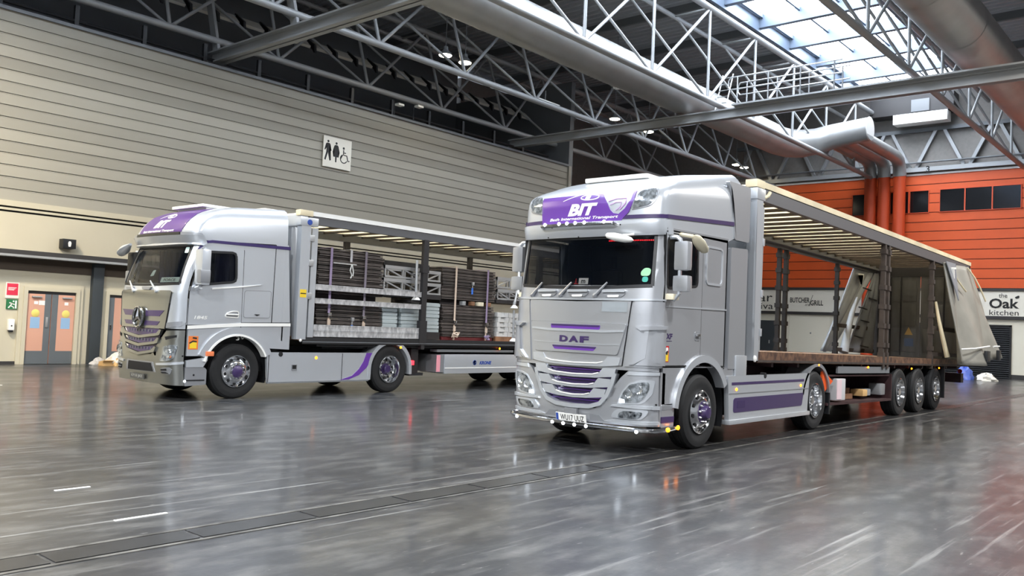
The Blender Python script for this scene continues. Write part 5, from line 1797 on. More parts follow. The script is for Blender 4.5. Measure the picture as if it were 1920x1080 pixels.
for sg in (1, -1):
    # door with raked front edge
    win = [(-.80, 2.70), (-.13, 2.735), (-.10, 2.19), (-.91, 2.08)]
    g = MB()
    for pc in ([(-1.03, 1.36), (.045, 1.40), win[2], win[3]], [(.045, 1.40), (.03, 2.79), win[1], win[2]], [(.03, 2.79), (-.82, 2.765), win[0], win[1]], [(-.82, 2.765), (-.95, 2.2), (-1.02, 1.95), (-1.03, 1.36), win[3], win[0]]):
        side_plate(g, pc, W - .035, W + .006, sg)
    dr = g.obj('door', SILVER_L, M)
    wr = rpoly(win, .10)
    g = MB()
    for a, b in zip(wr, wr[1:] + wr[:1]):
        side_plate(g, strip([a, b], .045), W - .01, W + .012, sg)
    g.obj('window_seal', BLACK, dr)
    g = MB()
    side_plate(g, win, W - .022, W - .014, sg)
    g.obj('door_glass', GLASS_D, dr)
    cu = MB()
    rows = []
    for j in (2.0, 2.8):
        rows.append([(sg * (W - .09 + .02 * math.sin(i * 1.3)), -.50 + i * .025, j) for i in range(18)])
    cu.loft(rows, False, False)
    cu.obj('window_curtain', CURTAINC, M)
    g = MB()
    side_plate(g, rpoly([(-.30, 1.53), (-.02, 1.52), (-.02, 1.63), (-.14, 1.63), (-.27, 1.60)], .04), W, W + .012, sg)
    hd = g.obj('handle_recess', SILVER_D, dr)
    g = MB()
    g.bbox(sg * (W + .01), sg * (W + .045), -.27, -.03, 1.565, 1.59, .012)
    wr = rpoly([(-.30, 1.53), (-.02, 1.52), (-.02, 1.64), (-.14, 1.64), (-.27, 1.60)], .04)
    for a, b in zip(wr, wr[1:] + wr[:1]):
        side_plate(g, strip([a, b], .016), W, W + .02, sg)
    g.obj('door_handle', WHITE, hd)
    g = MB()
    for a, b in (((-1.03, 1.34), (-1.02, 1.95)), ((-1.02, 1.95), (-.82, 2.765)), ((.05, 1.12), (.035, 2.80)), ((-1.03, 1.355), (.05, 1.40)), ((.05, 1.43), (1.13, 1.46)), ((-.78, 2.90), (.72, 2.97)), ((.71, 1.42), (.73, 2.97))):
        side_plate(g, strip([a, b], .012), W - .03, W + .004 if b[1] < 3.2 else W - .0, sg)
    g.obj('panel_gap', GAP, M)
    g = MB()
    side_plate(g, [(-.92, 2.73), (-.90, 2.72), (-.74, 2.86), (-.62, 2.875), (1.06, 2.90), (1.05, 2.96), (-.64, 2.925), (-.80, 2.885)], W - .01, W + .010, sg)
    g.obj('purple_band', mat('indigo_paint', (52, 38, 92), .35, coat=.4), M)
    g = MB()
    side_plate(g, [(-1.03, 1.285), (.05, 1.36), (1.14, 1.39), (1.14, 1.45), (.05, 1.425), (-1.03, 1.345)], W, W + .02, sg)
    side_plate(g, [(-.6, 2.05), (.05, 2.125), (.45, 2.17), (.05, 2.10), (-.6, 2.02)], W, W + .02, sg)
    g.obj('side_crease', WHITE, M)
    rr = rpoly([(.09, 1.53), (.67, 1.54), (.67, 2.06), (.09, 2.04)], .05)
    g = MB()
    for a, b in zip(rr, rr[1:] + rr[:1]):
        side_plate(g, strip([a, b], .010), W, W + .006, sg)
    g.obj('locker_gap', SILVER_D, M)
    g = MB()
    side_plate(g, rr, W - .01, W + .005, sg)
    lk = g.obj('side_locker', SILVER_L, M)
    MB().prism([(.32, 1.60), (.44, 1.60), (.38, 1.57)], 'x', sg * W, sg * (W + .02)).obj('locker_latch', BLACK, lk, smooth=0)
    # side deflector behind the cab
    g = MB()
    side_plate(g, [(.725, 1.41), (1.14, 1.42), (1.02, 2.99), (.735, 2.97)], W - .05, W - .002, sg)
    g.obj('side_deflector', SILVER_L, M)
    # lower door panel with wheel arch
    g = MB()
    po = [(-1.01, .80), (-1.01, 1.30), (.05, 1.365), (1.15, 1.395), (1.15, .93), (.70, .95), (.66, .90)] + arc(0, .515, .72, 34, 156, 18) + [(-.66, .80)]
    side_plate(g, po, W - .05, W, sg)
    g.obj('wheel_arch_panel', SILVER_L, M)
    g = MB()
    side_plate(g, strip(arc(-.02, .515, .76, 24, 158, 24), .13), W - .10, W + .035, sg)
    fl = g.obj('wheel_arch_flare', SILVER_L, M)
    g = MB()
    side_plate(g, strip(arc(-.02, .515, .68, 24, 164, 24), .035), W - .10, W + .05, sg)
    g.obj('arch_lip', WHITE, fl)
    g = MB()
    inner = arc(0, .515, .69, -20, 200, 22)
    g.loft([[(sg * (W - .45), a, b) for a, b in inner], [(sg * (W - .03), a, b) for a, b in inner]], False, False)
    g.obj('wheel_arch_liner', BLACK, M)
    g = MB()
    side_plate(g, [(-1.01, .60), (-.68, .60), (-.60, .72), (-.60, .78), (-1.01, .72)], W - .06, W + .01, sg)
    g.obj('step_panel', SILVER_L, M)
    g = MB()
    side_plate(g, rpoly([(-1.02, .26), (-.60, .28), (-.60, .56), (-.66, .60), (-1.02, .60)], .03), W - .12, W, sg)
    st = g.obj('cab_step', SILVER_D, M)
    MB().box(sg * W, sg * (W + .012), -1.0, -.64, .355, .375).obj('step_tread', BLACK, st, smooth=0)
    lamp_dot(st, (sg * (W + .0), -.85, .46), .018, GAP, 'step_hole', 'x', sg)
    g = MB()
    g.bbox(sg * (W - .02), sg * (W + .06), -.66, -.50, .80, .89, .02)
    g.obj('indicator', mat('amber_repeater', (228, 128, 84), .25), M)
    s = MB().box(sg * W, sg * (W + .003), -.99, -.80, .92, 1.16).obj('warning_sticker', mat('orange_sticker', (226, 120, 50), .5), M, label='orange and yellow blind spot sticker', smooth=0)
    MB().box(sg * (W + .003), sg * (W + .005), -.96, -.83, .94, 1.05).obj('sticker_field', YELLOW, s, smooth=0)
    MB().prism(strip([(-.97, 1.03), (-.90, 1.07), (-.83, 1.06)], .025), 'x', sg * (W + .004), sg * (W + .007)).prism(strip([(-.91, 1.13), (-.83, 1.12)], .03), 'x', sg * (W + .003), sg * (W + .007)).obj('sticker_mark', INK, s, smooth=0)
    # skirts
    g = MB()
    side_plate(g, [(.68, .29), (3.22, .29), (3.27, .875), (.63, .875)], W - .04, W + .02, sg)
    sk = g.obj('side_skirt', SILVER_L, M)
    g = MB()
    side_plate(g, [(.68, .27), (3.18, .27), (3.2, .30), (.68, .30)], W - .03, W + .03, sg)
    g.obj('skirt_sill', STEEL_D, sk)
    g = MB()
    for yy in (.68, 2.46):
        side_plate(g, [(yy, .30), (yy + .012, .30), (yy + .012, .86), (yy, .86)], W, W + .023, sg)
    g.obj('skirt_gap', GAP, sk)
    g = MB()
    pts = [(2.42, .31), (2.70, .35), (2.95, .47), (3.10, .65), (3.19, .873)]
    side_plate(g, strip(pts, .02, .12)[:0] or [(2.42, .305), (2.66, .315), (2.92, .40), (3.12, .55), (3.24, .72), (3.27, .873), (3.11, .873), (3.04, .70), (2.92, .53), (2.74, .39)], W + .01, W + .026, sg)
    g.obj('purple_stripe', PURPLE, sk, label='curved purple stripe')
    lamp_dot(sk, (sg * (W + .02), 1.80, .77), .03, GLOW_A, 'side_marker', 'x', sg)
    g = MB()
    side_plate(g, [(1.21, .52), (1.34, .52), (1.34, .635), (1.21, .635)], W + .01, W + .03, sg)
    st2 = g.obj('vent_cover', SILVER_D, sk)
    MB().box(sg * (W + .03), sg * (W + .034), 1.23, 1.32, .55, .625).obj('vent_mesh', GAP, st2, smooth=0)
    g = MB()
    g.lathe((sg * W, .95, .84), [(-.04, .05), (.024, .05), (.025, .001)], 14, 'x', sg)
    g.obj('filler_neck', BLACK, sk)
    a0, a1 = arc(3.80, .515, .64, 8, 176, 24), arc(3.80, .515, .555, 8, 176, 24)
    g = MB()
    g.prism(a0 + [(3.16, .30), (3.24, .30)] + a1[::-1] + [(4.36, .40), (4.44, .40)], 'x', sg * (W - .36), sg * (W + .03))
    g.obj('rear_mudguard', SILVER_L, M)
    make_wheel(M, sg * W, 0, .515, sg, 'steer', PURPLE_D, hr=.115)
    make_wheel(M, sg * (W + .005), 3.80, .515, sg, 'drive', PURPLE_D)
    # mirrors
    g = MB()
    g.tube([(sg * (W - .02), -.90, 2.06), (sg * (W + .12), -.95, 2.02), (sg * (W + .2), -.93, 2.05)], .045, 10)
    g.tube([(sg * (W - .02), -.78, 2.74), (sg * (W + .18), -.86, 2.74)], .03, 8)
    ma = g.obj('mirror_arm', SILVER_L, M)
    g = MB()
    g.bbox(sg * (W + .04), sg * (W + .30), -.98, -.80, 2.08, 2.73, .05)
    mm = g.obj('main_mirror', SILVER_L if sg > 0 else BLACK, ma)
    g = MB()
    g.bbox(sg * (W + .16), sg * (W + .31), -1.0, -.80, 2.12, 2.36, .04)
    g.obj('mirror_camera', SILVER_D, mm)
g = MB()
rgs = []
for t_, r_ in ((0, .03), (-.10, .07), (-.22, .11), (-.36, .10), (-.44, .03)):
    rgs.append([(-W + .10 + t_, -1.12 + r_ * math.cos(a), 2.86 + t_ * .42 + 1.1 * r_ * math.sin(a) * .7) for a in [2 * PI * i / 12 for i in range(12)]])
g.loft(rgs).obj('kerb_mirror', SILVER_L, M)
# front: panel, star, grille
g = MB()
mcab.wrap(g, [(-.98, 1.93), (-.9, 1.96), (.9, 1.96), (.98, 1.93), (.90, 1.60), (.82, 1.27), (-.82, 1.27), (-.90, 1.60)], .020, -.02)
fp = g.obj('front_panel', mat('dim_silver_paint', (164, 165, 160), .28, .9, .4), M)  # silver paint darkened in colour to imitate dim reflections on this front
SILVER_DIM = MATS['dim_silver_paint']
for sg in (1, -1):
    g = MB()
    mcab.wrap(g, mirror_pts([(.97, 1.90), (1.05, 1.95), (LF, 1.96), (LF, 1.40), (1.16, 1.33), (.86, 1.29), (.92, 1.6)], sg), .012, -.02)
    cd = g.obj('corner_deflector', SILVER_L, M)
    g = MB()
    mcab.wrap(g, mirror_pts([(.86, 1.38), (1.18, 1.42), (1.17, 1.33), (.86, 1.285)], sg), .018, .0)
    g.obj('deflector_base', SILVER_D, cd)
    g = MB()
    mcab.wrap(g, strip(mirror_pts([(.955, 1.93), (.90, 1.60), (.84, 1.27)], sg), .02), .024, .0)
    g.obj('panel_gap', GAP, M)
for q in (-.62, .23):
    g = MB()
    a, b = mcab.off(q + .27, 1.94, .03), mcab.off(q, 2.13, .03)
    g.tube([a, b], [.026, .012], 8)
    g.lathe(tuple(a), [(-.02, .035), (.02, .03), (.03, .001)], 12, 'y', -1)
    g.obj('wiper_arm', SILVER_L, M)
for q in (-.55, .15):
    g = MB()
    mcab.wrap(g, rpoly([(q - .18, 2.02), (q + .16, 2.02), (q + .12, 1.965), (q - .14, 1.965)], .02), .035, .0)
    g.obj('step_ledge', SILVER_D, M)
g = MB()
mcab.wrap(g, [(-.72, 1.60), (.72, 1.60), (.60, .98), (.45, .85), (0, .78), (-.45, .85), (-.60, .98)], -.03, -.05)
gr = g.obj('grille_backing', PURPLE_D, M)
slots = [[(.20, 1.59), (.80, 1.60), (.66, 1.49), (.20, 1.485)], [(.20, 1.40), (.68, 1.40), (.60, 1.325), (.16, 1.315)]]
for k, sl in enumerate(slots):
    for sg in (1, -1):
        g = MB()
        mcab.wrap(g, mirror_pts(sl, sg), .026, .01)
        g.obj('purple_slot', PURPLE_D, fp)
# V-shaped purple bands of the lower grille and the silver bars between
for k, (zt, zb, a, b) in enumerate(((1.27, 1.13, .66, .56), (1.105, .985, .60, .50), (.95, .825, .55, .42))):
    g = MB()
    mcab.wrap(g, [(-a, zt + .0), (0, zt - .02), (a, zt), (a - .02, zb + .10), (b, zb + .05), (0, zb), (-b, zb + .05), (-a + .02, zb + .10)], .010, -.03)
    g.obj('grille_band', PURPLE_D, gr)
    g = MB()
    for j in range(-4, 5):
        mcab.wrap(g, [(j * .11 - .012, zt - .03), (j * .11 + .012, zt - .03), (j * .11 + .012, zt - .07), (j * .11 - .012, zt - .07)], .02, .0)
    g.obj('grille_teeth', STEEL_D, gr, smooth=0)['kind'] = 'stuff'
for k, (z0, a) in enumerate(((1.125, .72), (.975, .66), (.815, .58))):
    g = MB()
    mcab.wrap(g, [(-a - .03, z0 + .12), (-a + .02, z0 + .13), (-a + .12, z0 + .06), (0, z0), (a - .12, z0 + .06), (a - .02, z0 + .13), (a + .03, z0 + .12), (a - .02, z0 + .03), (a - .12, z0 + .01), (0, z0 - .05), (-a + .12, z0 + .01), (-a + .02, z0 + .03)], .035, -.02)
    g.obj('grille_bar', SILVER_DIM, gr)
g = MB()
c0 = mcab.off(0, 1.46, .075)
R_ = .185
g.tube([(c0.x + R_ * math.cos(a) * .92, c0.y, c0.z + R_ * math.sin(a)) for a in [2 * PI * i / 32 for i in range(33)]], .022, 8)
em = g.obj('star_emblem', CHROME, M, label='round chrome three-pointed star emblem')
g = MB()
for k in range(3):
    a = PI / 2 + k * 2 * PI / 3
    tip = Vector((c0.x + R_ * .95 * math.cos(a), c0.y, c0.z + R_ * .98 * math.sin(a)))
    l = Vector((c0.x + .035 * math.cos(a + 1.05), c0.y, c0.z + .035 * math.sin(a + 1.05)))
    r_ = Vector((c0.x + .035 * math.cos(a - 1.05), c0.y, c0.z + .035 * math.sin(a - 1.05)))
    cc = Vector((c0.x, c0.y - .035, c0.z))
    bk = Vector((c0.x, c0.y + .03, c0.z))
    g.add([tip, l, cc, r_, bk], [(0, 2, 1), (0, 3, 2), (0, 1, 4), (0, 4, 3)])
g.obj('star_point', CHROME, em, smooth=0)
g = MB()
g.lathe((c0.x, c0.y + .03, c0.z), [(0, .19), (.01, .18), (.011, .001)], 28, 'y', -1)
g.obj('emblem_disc', mat('emblem_dark', (96, 96, 88), .2, .8), em)
# bumper
g = MB()
for sg in (1, -1):
    mcab.wrap(g, mirror_pts([(.42, .28), (LF, .27), (LF, 1.26), (.86, 1.24), (.72, 1.02), (.60, .86), (.42, .80)], sg), 0, -.10)
mcab.wrap(g, [(-.42, .28), (.42, .28), (.42, .80), (0, .74), (-.42, .80)], 0, -.10)
bu = g.obj('bumper', SILVER_DIM, M)
g = MB()
mcab.wrap(g, [(-LF, 1.25), (LF, 1.25), (LF, 1.31), (-LF, 1.30)], -.03, -.06)
g.obj('bumper_gap', GAP, M)
g = MB()
mcab.wrap(g, [(-.48, .66), (.50, .66), (.58, .48), (-.52, .47)], .008, -.01)
lg = g.obj('lower_grille', SILVER_D, bu)
g = MB()
mcab.wrap(g, [(-.40, .64), (.46, .64), (.53, .49), (-.44, .48)], .012, -.01)
g.obj('grille_mesh', GAP, lg)
for sg in (1, -1):
    g = MB()
    mcab.wrap(g, mirror_pts([(.83, 1.13), (1.10, 1.17), (1.10, 1.13), (.86, 1.075)], sg), .006, -.01)
    g.obj('bumper_slot', GAP, bu)
    hp = [(.74, .69), (.80, .80), (.83, .96), (1.08, 1.0), (1.13, .97), (1.07, .74), (.90, .69)]
    g = MB()
    mcab.wrap(g, rpoly(mirror_pts(hp, sg), .03), .008, -.01)
    hl = g.obj('headlight', REFLECT, M)
    p = mcab.off(sg * .95, .84, .01)
    MB().lathe(tuple(p), [(-.01, .085), (.012, .08), (.002, .06), (-.02, .001)], 18, 'y', -1).obj('lamp_bowl', CHROME, hl)
    p = mcab.off(sg * 1.0, .78, .012)
    MB().lathe(tuple(p), [(-.01, .03), (.012, .025), (.013, .001)], 12, 'y', -1).obj('indicator_bulb', AMBERLENS, hl)
    g = MB()
    mcab.wrap(g, rpoly(mirror_pts(hp, sg), .03), .03, .022)
    g.obj('lamp_lens', LENS, hl)
    g = MB()
    mcab.wrap(g, mirror_pts([(.62, .645), (.78, .66), (LF, .70), (LF, .66), (1.0, .63), (.64, .61)], sg), .02, -.01)
    g.obj('bumper_crease', SILVER_L, bu)
    g = MB()
    mcab.wrap(g, rpoly(mirror_pts([(.76, .565), (.98, .59), (1.05, .55), (1.0, .46), (.80, .47)], sg), .03), .010, -.01)
    fg = g.obj('fog_recess', SILVER_D, bu)
    g = MB()
    mcab.wrap(g, mirror_pts([(.77, .55), (.92, .565), (.93, .53), (.77, .52)], sg), .016, .0)
    mcab.wrap(g, mirror_pts([(.77, .50), (.90, .505), (.98, .48), (.80, .475)], sg), .016, .0)
    g.obj('fog_slot', GAP, fg)
    lamp_dot(bu, tuple(mcab.off(sg * 1.22, .80, 0)), .015, GAP, 'sensor', 'y', -1)
    lamp_dot(bu, (sg * (W + .01), -1.02, .35), .02, GLOW_W, 'corner_lamp', 'x', sg)
g = MB()
mcab.wrap(g, [(-.28, .33), (.25, .33), (.25, .425), (-.28, .425)], .04, .02)
pl = g.obj('number_plate', mat('grimy_plate', (84, 84, 82), .5), M)
g = MB()
mcab.text(g, 'KP18 JKE', .062, -.01, .378, .043, bold=.012, width=.42)
g.obj('plate_letters', mat('grimy_letters', (170, 170, 164), .5), pl, smooth=0)
g = MB()
put_text(g, '1845', .06, lambda a, b: (W + .009, -.78 + a, 1.50 + b), shear=.2, bold=.02, width=.26)
g.obj('model_badge', WHITE, M, smooth=0)
g = MB()
for pts in ([(-.10, .0), (-.04, .03), (.0, -.01), (.05, .04), (.09, .0)], [(.13, .03), (.16, -.03), (.2, .01), (.24, -.03)], [(-.13, .03), (-.05, .045), (-.09, -.03), (-.13, -.03)]):
    g.prism(strip([(.12 + a, 1.135 + b) for a, b in pts], .014), 'x', W - .05, W - .02)
g.obj('white_script', WHITE, M, smooth=0)
g = MB()
for x in (-.43, .43):
    g.box(x - .05, x + .05, -.9, 4.6, .70, .98)
g.box(-.9, .9, -1.0, .9, .5, 1.3).box(-1.04, 1.04, .75, 3.1, .36, .86).box(-.8, .8, 3.3, 4.3, .98, 1.06)
g.tube([(-W + .3, 0, .515), (W - .3, 0, .515)], .09, 10).tube([(-W + .3, 3.8, .515), (W - .3, 3.8, .515)], .12, 10)
g.obj('chassis', CHASSIS, M, smooth=0)
MB().bbox(W - .10, W - .02, 4.46, 4.56, .60, .70, .02).obj('tail_lamp', GLOW_R, M)
MB().bbox(-W + .02, -W + .10, 4.46, 4.56, .60, .70, .02).obj('tail_lamp', GLOW_R, M)


# ================================================================== LOADED TRAILER OF THE SECOND TRUCK
X0, Y0 = -15.63, 10.25
T = thing('curtain_trailer', 'loaded curtain trailer with stage decks behind the farther truck', 'trailer', (X0, Y0, 0), 'curtain trailers')
TL_, TW = 13.2, 1.23
MB().box(-TW, TW, 0, TL_, 1.12, 1.18).obj('bed', FLOORWOOD, T, smooth=0)
for sg in (1, -1):
    MB().box(sg * (TW - .06), sg * (TW + .005), .1, TL_, 1.05, 1.185).obj('side_rave', CHASSIS, T, smooth=0)
    MB().box(sg * (TW - .03), sg * (TW + .012), .1, TL_, 1.085, 1.10).obj('rave_lip', STEEL_D, T, smooth=0)
    MB().box(sg * (TW - .10), sg * TW, .12, TL_, 3.47, 3.63).obj('roof_rail', BEAM_GREY, T, smooth=0)
    MB().box(sg * (TW - .12), sg * (TW + .012), 0, TL_, 3.64, 3.73).obj('roof_edge', WHITE, T, smooth=0)
MB().add([(-TW + .1, 0, 3.69), (TW - .1, 0, 3.69), (TW - .1, TL_, 3.69), (-TW + .1, TL_, 3.69)], [(0, 1, 2, 3)]).obj('roof_sheet', TARP_ROOF, T, smooth=0)
bow = MB().box(-TW + .1, TW - .1, 0, .06, 3.59, 3.635).obj('roof_bow', POST_BROWN, T, loc=(0, .5, 0), smooth=0)
shd = MB().add([(a * (TW - .12), b, c) for a in (-1, 1) for b, c in ((.10, 3.67), (.2, 3.64), (.47, 3.64), (.57, 3.67))], [(0, 1, 5, 4), (1, 2, 6, 5), (2, 3, 7, 6)]).obj('roof_panel', TARP_ROOF, T, loc=(0, .5, 0), smooth=0)
for k in range(1, 22):
    copy_of(bow, 'roof_bow', T, (0, .5 + k * .58, 0))
    copy_of(shd, 'roof_panel', T, (0, .5 + k * .58, 0))
g = MB()
n = 24
for k in range(n):
    a, b = -TW + 2 * TW * k / n, -TW + 2 * TW * (k + 1) / n
    mq = (a + b) / 2
    g.add([(a, -.0, 1.2), (mq, -.05, 1.2), (b, 0, 1.2), (a, 0, 3.5), (mq, -.05, 3.5), (b, 0, 3.5)], [(0, 1, 4, 3), (1, 2, 5, 4)])
g.box(-TW, TW, .0, .05, 1.2, 3.5)
g.obj('front_bulkhead', ALU, T, smooth=0)
MB().box(-TW, TW, -.08, .08, 3.42, 3.64).obj('bulkhead_head', SILVER_L, T, smooth=0)
for sg in (1, -1):
    g = MB()
    g.box(sg * (TW - .14), sg * (TW + .008), -.06, .17, 1.14, 3.46)
    pp = g.obj('front_pillar', SILVER_L, T, smooth=0)
    MB().bbox(sg * (TW - .15), sg * (TW + .02), -.10, .34, 3.42, 3.60, .03).obj('pillar_head', SILVER_L, pp)
    MB().lathe((sg * (TW + .02), .12, 3.50), [(-.01, .06), (.012, .055), (.013, .001)], 18, 'x', sg).obj('head_bolt', BLUE, pp)
    MB().bbox(sg * (TW - .14), sg * (TW + .02), -.12, .2, 3.62, 3.74, .02).obj('roof_corner', TARP_CREAM, pp)
    MB().box(sg * (TW - .10), sg * (TW - .01), .22, .36, 1.14, 3.40).obj('pillar_channel', SILVER_L, pp, smooth=0)
    for z in (3.12, 2.62, 1.95):
        MB().bbox(sg * (TW - .04), sg * (TW + .018), .15, .26, z, z + .13, .01).obj('hinge', ALU, pp)
    s = MB().box(sg * (TW + .008), sg * (TW + .012), -.02, .13, 1.98, 2.14).obj('yellow_label', YELLOW, pp, smooth=0)
    MB().box(sg * (TW + .012), sg * (TW + .014), -.01, .12, 2.05, 2.07).obj('print_line', INK, s, smooth=0)
    lamp_dot(T, (sg * (TW + .01), .05, 1.12), .03, WHITE, 'front_marker', 'x', sg)
    # sliding posts
    for y in ((3.40, 7.6, 10.6) if sg > 0 else (3.0, 7.4, 10.6)):
        g = MB()
        x = sg * (TW - .04)
        g.box(x - .045, x + .045, y - .075, y + .075, 1.1, 3.48)
        g.box(x - .055, x + .055, y - .10, y + .10, 2.72, 2.90).box(x - .055, x + .055, y - .11, y + .11, 1.1, 1.62).box(x - .05, x + .05, y - .04, y + .06, .96, 1.1)
        g.obj('side_post', POST_BLACK, T, smooth=0)
    # aluminium side boards
    for z0, z1 in ((2.155, 2.27), (1.88, 1.985), (1.325, 1.445), (1.20, 1.32)):
        g = MB()
        g.box(sg * (TW - .05), sg * (TW - .015), .37, 3.32, z0, z1)
        g.box(sg * (TW - .015), sg * (TW - .008), .37, 3.32, z1 - .014, z1)
        if sg > 0:
            g.obj('side_board', BOARD_ALU, T, smooth=0)
    for y, z in ((2.75, 1.0), (6.1, 1.0)):
        lamp_dot(T, (sg * (TW + .0), y, z), .026, GLOW_A, 'side_marker', 'x', sg)
    g = MB()
    g.box(sg * .4, sg * (TW - .02), 3.90, 4.14, .43, .84)
    bx = g.obj('box_end', SILVER_D, T, smooth=0)
    MB().box(sg * (TW - .02), sg * (TW - .014), 3.90, 4.02, .44, .83).obj('pink_reflector', MATS.get('pink_reflective') or mat('pink_reflective', (226, 150, 162), .5), bx, smooth=0)
    lk = MB().bbox(sg * .4, sg * TW, 4.15, 6.80, .39, .85, .02).obj('side_locker', SILVER_L, T)
    MB().box(sg * TW, sg * (TW + .006), 4.16, 6.79, .515, .535).obj('locker_crease', WHITE, lk, smooth=0)
    if sg > 0:
        g = MB()
        put_text(g, 'KRONE', .085, lambda a, b: (TW + .004, 5.58 + a, .645 + b), shear=.25, bold=.05, width=.44)
        g.prism(strip([(5.19 + .055 * math.cos(a), .65 + .055 * math.sin(a)) for a in [2 * PI * i / 16 for i in range(17)]], .014), 'x', TW, TW + .004)
        g.prism(strip([(5.165, .685), (5.175, .625), (5.205, .625), (5.215, .685)], .014), 'x', TW, TW + .004)
        g.obj('maker_letters', BLUE, lk, smooth=0)
    for y in (7.9, 9.2, 10.5):
        make_wheel(T, sg * (TW - .02), y, .515, sg, 'trailer', CHROME)
    MB().box(sg * (TW - .30), sg * (TW - .06), 3.95, 6.7, .90, .96).obj('locker_roof', STEEL_D, T, smooth=0)
g = MB()
for x in (-.45, .45):
    g.box(x - .06, x + .06, .6, TL_ - .2, .75, 1.1)
g.box(-TW + .06, TW - .06, .5, 13, 1.0, 1.12).box(-.9, .95, .8, 3.9, .95, 1.05)
g.obj('chassis_beam', CHASSIS, T, smooth=0)
g = MB()
for x in (-1.0, 1.0):
    g.box(x - .09, x + .09, 3.2, 3.42, .42, 1.05).box(x - .17, x + .17, 3.1, 3.52, .36, .42)
g.box(-1, 1, 3.24, 3.36, .6, .7)
g.obj('landing_leg', CHASSIS, T, smooth=0)
g = MB()
g.box(-TW, TW, TL_ - .1, TL_, 1.1, 3.64)
g.obj('rear_door', ALU, T, smooth=0)

# ---- cargo: stage decks, truss sections, trays, straps (world coordinates)
ORD = ['topmost', 'second from top', 'third from top', 'fourth from top', 'fifth from top', 'sixth from top', 'seventh from top', 'eighth from top', 'ninth from top', 'tenth from top', 'eleventh from top', 'twelfth from top', 'lowest']
XF = -14.62


def deck_proto(l, h):
    g = MB()
    g.box(-2.0, 0, 0, l, 0, h * .34).box(-1.96, -.04, .04, l - .04, h * .34, h * .60).box(-2.0, 0, 0, l, h * .60, h * .93)
    return g


def deck_stack(y, l, z0, z1, n, where, group, ms):
    h = (z1 - z0) / n
    proto = None
    r = random.Random(int(y * 100 + z0 * 10))
    for k in range(n):
        lab = 'black stage deck, %s in the %s' % (ORD[n - 1 - k] if k else 'lowest', where)
        loc = (XF + r.uniform(-.03, .03), y + r.uniform(-.02, .02), z0 + k * h)
        if proto is None:
            proto = deck_proto(l, h).obj('stage_deck', ms[0], loc=loc, smooth=0)
            tag(proto, lab, 'stage deck', group)
        else:
            c = copy_of(proto, 'stage_deck', None, loc)
            c['label'] = lab


def bearer(y0, y1, z0, z1, lab):
    g = MB().box(-1.9, -.14, y0, y1, z0 + .003, z1 - .003)
    o = g.obj('timber_bearer', DECK_EDGE, loc=(XF, 0, 0), smooth=0)
    tag(o, lab, 'bearer', 'bearers between the deck stacks')


deck_stack(10.80, 1.76, 2.10, 3.04, 12, 'upper front stack', 'decks of the front stack', [DECK_BLACK])
deck_stack(10.80, 1.78, 1.26, 1.98, 9, 'lower front stack', 'decks of the front stack', [DECK_BLACK])
deck_stack(14.42, 1.90, 2.17, 2.94, 10, 'upper rear stack', 'decks of the rear stack', [DECK_BLACK])
deck_stack(14.48, 1.84, 1.27, 2.04, 10, 'lower rear stack', 'decks of the rear stack', [DECK_BLACK])
bearer(10.85, 12.5, 1.18, 1.26, 'dark bearer beam under the front deck stacks')
bearer(10.85, 12.5, 1.98, 2.10, 'dark bearer beam between the two front deck stacks')
bearer(14.5, 16.3, 2.04, 2.17, 'dark bearer beam between the two rear deck stacks')
rb = MB().box(-1.9, -.02, 14.5, 16.3, 0, .088).obj('red_pallet', mat('dark_red_pallet', (96, 30, 34), .7), loc=(XF, 0, 1.18), smooth=0)
tag(rb, 'dark red pallet below the rear deck stack', 'pallet')
dk = MB().box(-1.9, -.5, 13.0, 14.3, 2.84, 2.98).obj('black_cover', BLACK, loc=(XF, 0, 0), smooth=0)
tag(dk, 'black cover board lying over the silver truss sections', 'cover')


def truss_section(y0, y1, z0, z1, lab, diag):
    o = thing('truss_section', lab, 'truss section', (XF, y0, z0), 'silver truss sections in the trailer')
    l, h = y1 - y0, z1 - z0
    for x in (-.03, -.55):
        MB().box(x - .03, x + .03, 0, l, h - .075, h).obj('top_chord', ALU, o, smooth=0)
        MB().box(x - .03, x + .03, 0, l, 0, .04).obj('bottom_chord', ALU, o, smooth=0)
    g = MB()
    ys = [.02, l / 2, l - .02] if l > .7 else [.02, l - .02]
    for x in (-.03, -.55):
        for yy in ys:
            g.box(x - .02, x + .02, yy - .02, yy + .02, 0, h)
    g.obj('upright', ALU, o, smooth=0)
    g = MB()
    for a, b in zip(ys, ys[1:]):
        for x in (-.03, -.55):
            if diag > 0:
                g.bar((x, a, .03), (x, b, h - .06), .03, .03)
            else:
                g.bar((x, a, h - .06), (x, b, .03), .03, .03)
    g.obj('diagonal', ALU, o, smooth=0)
    g = MB()
    for yy in ys:
        g.box(-.55, -.03, yy - .02, yy + .02, h - .05, h - .01)
    g.obj('cross_bar', ALU, o, smooth=0)


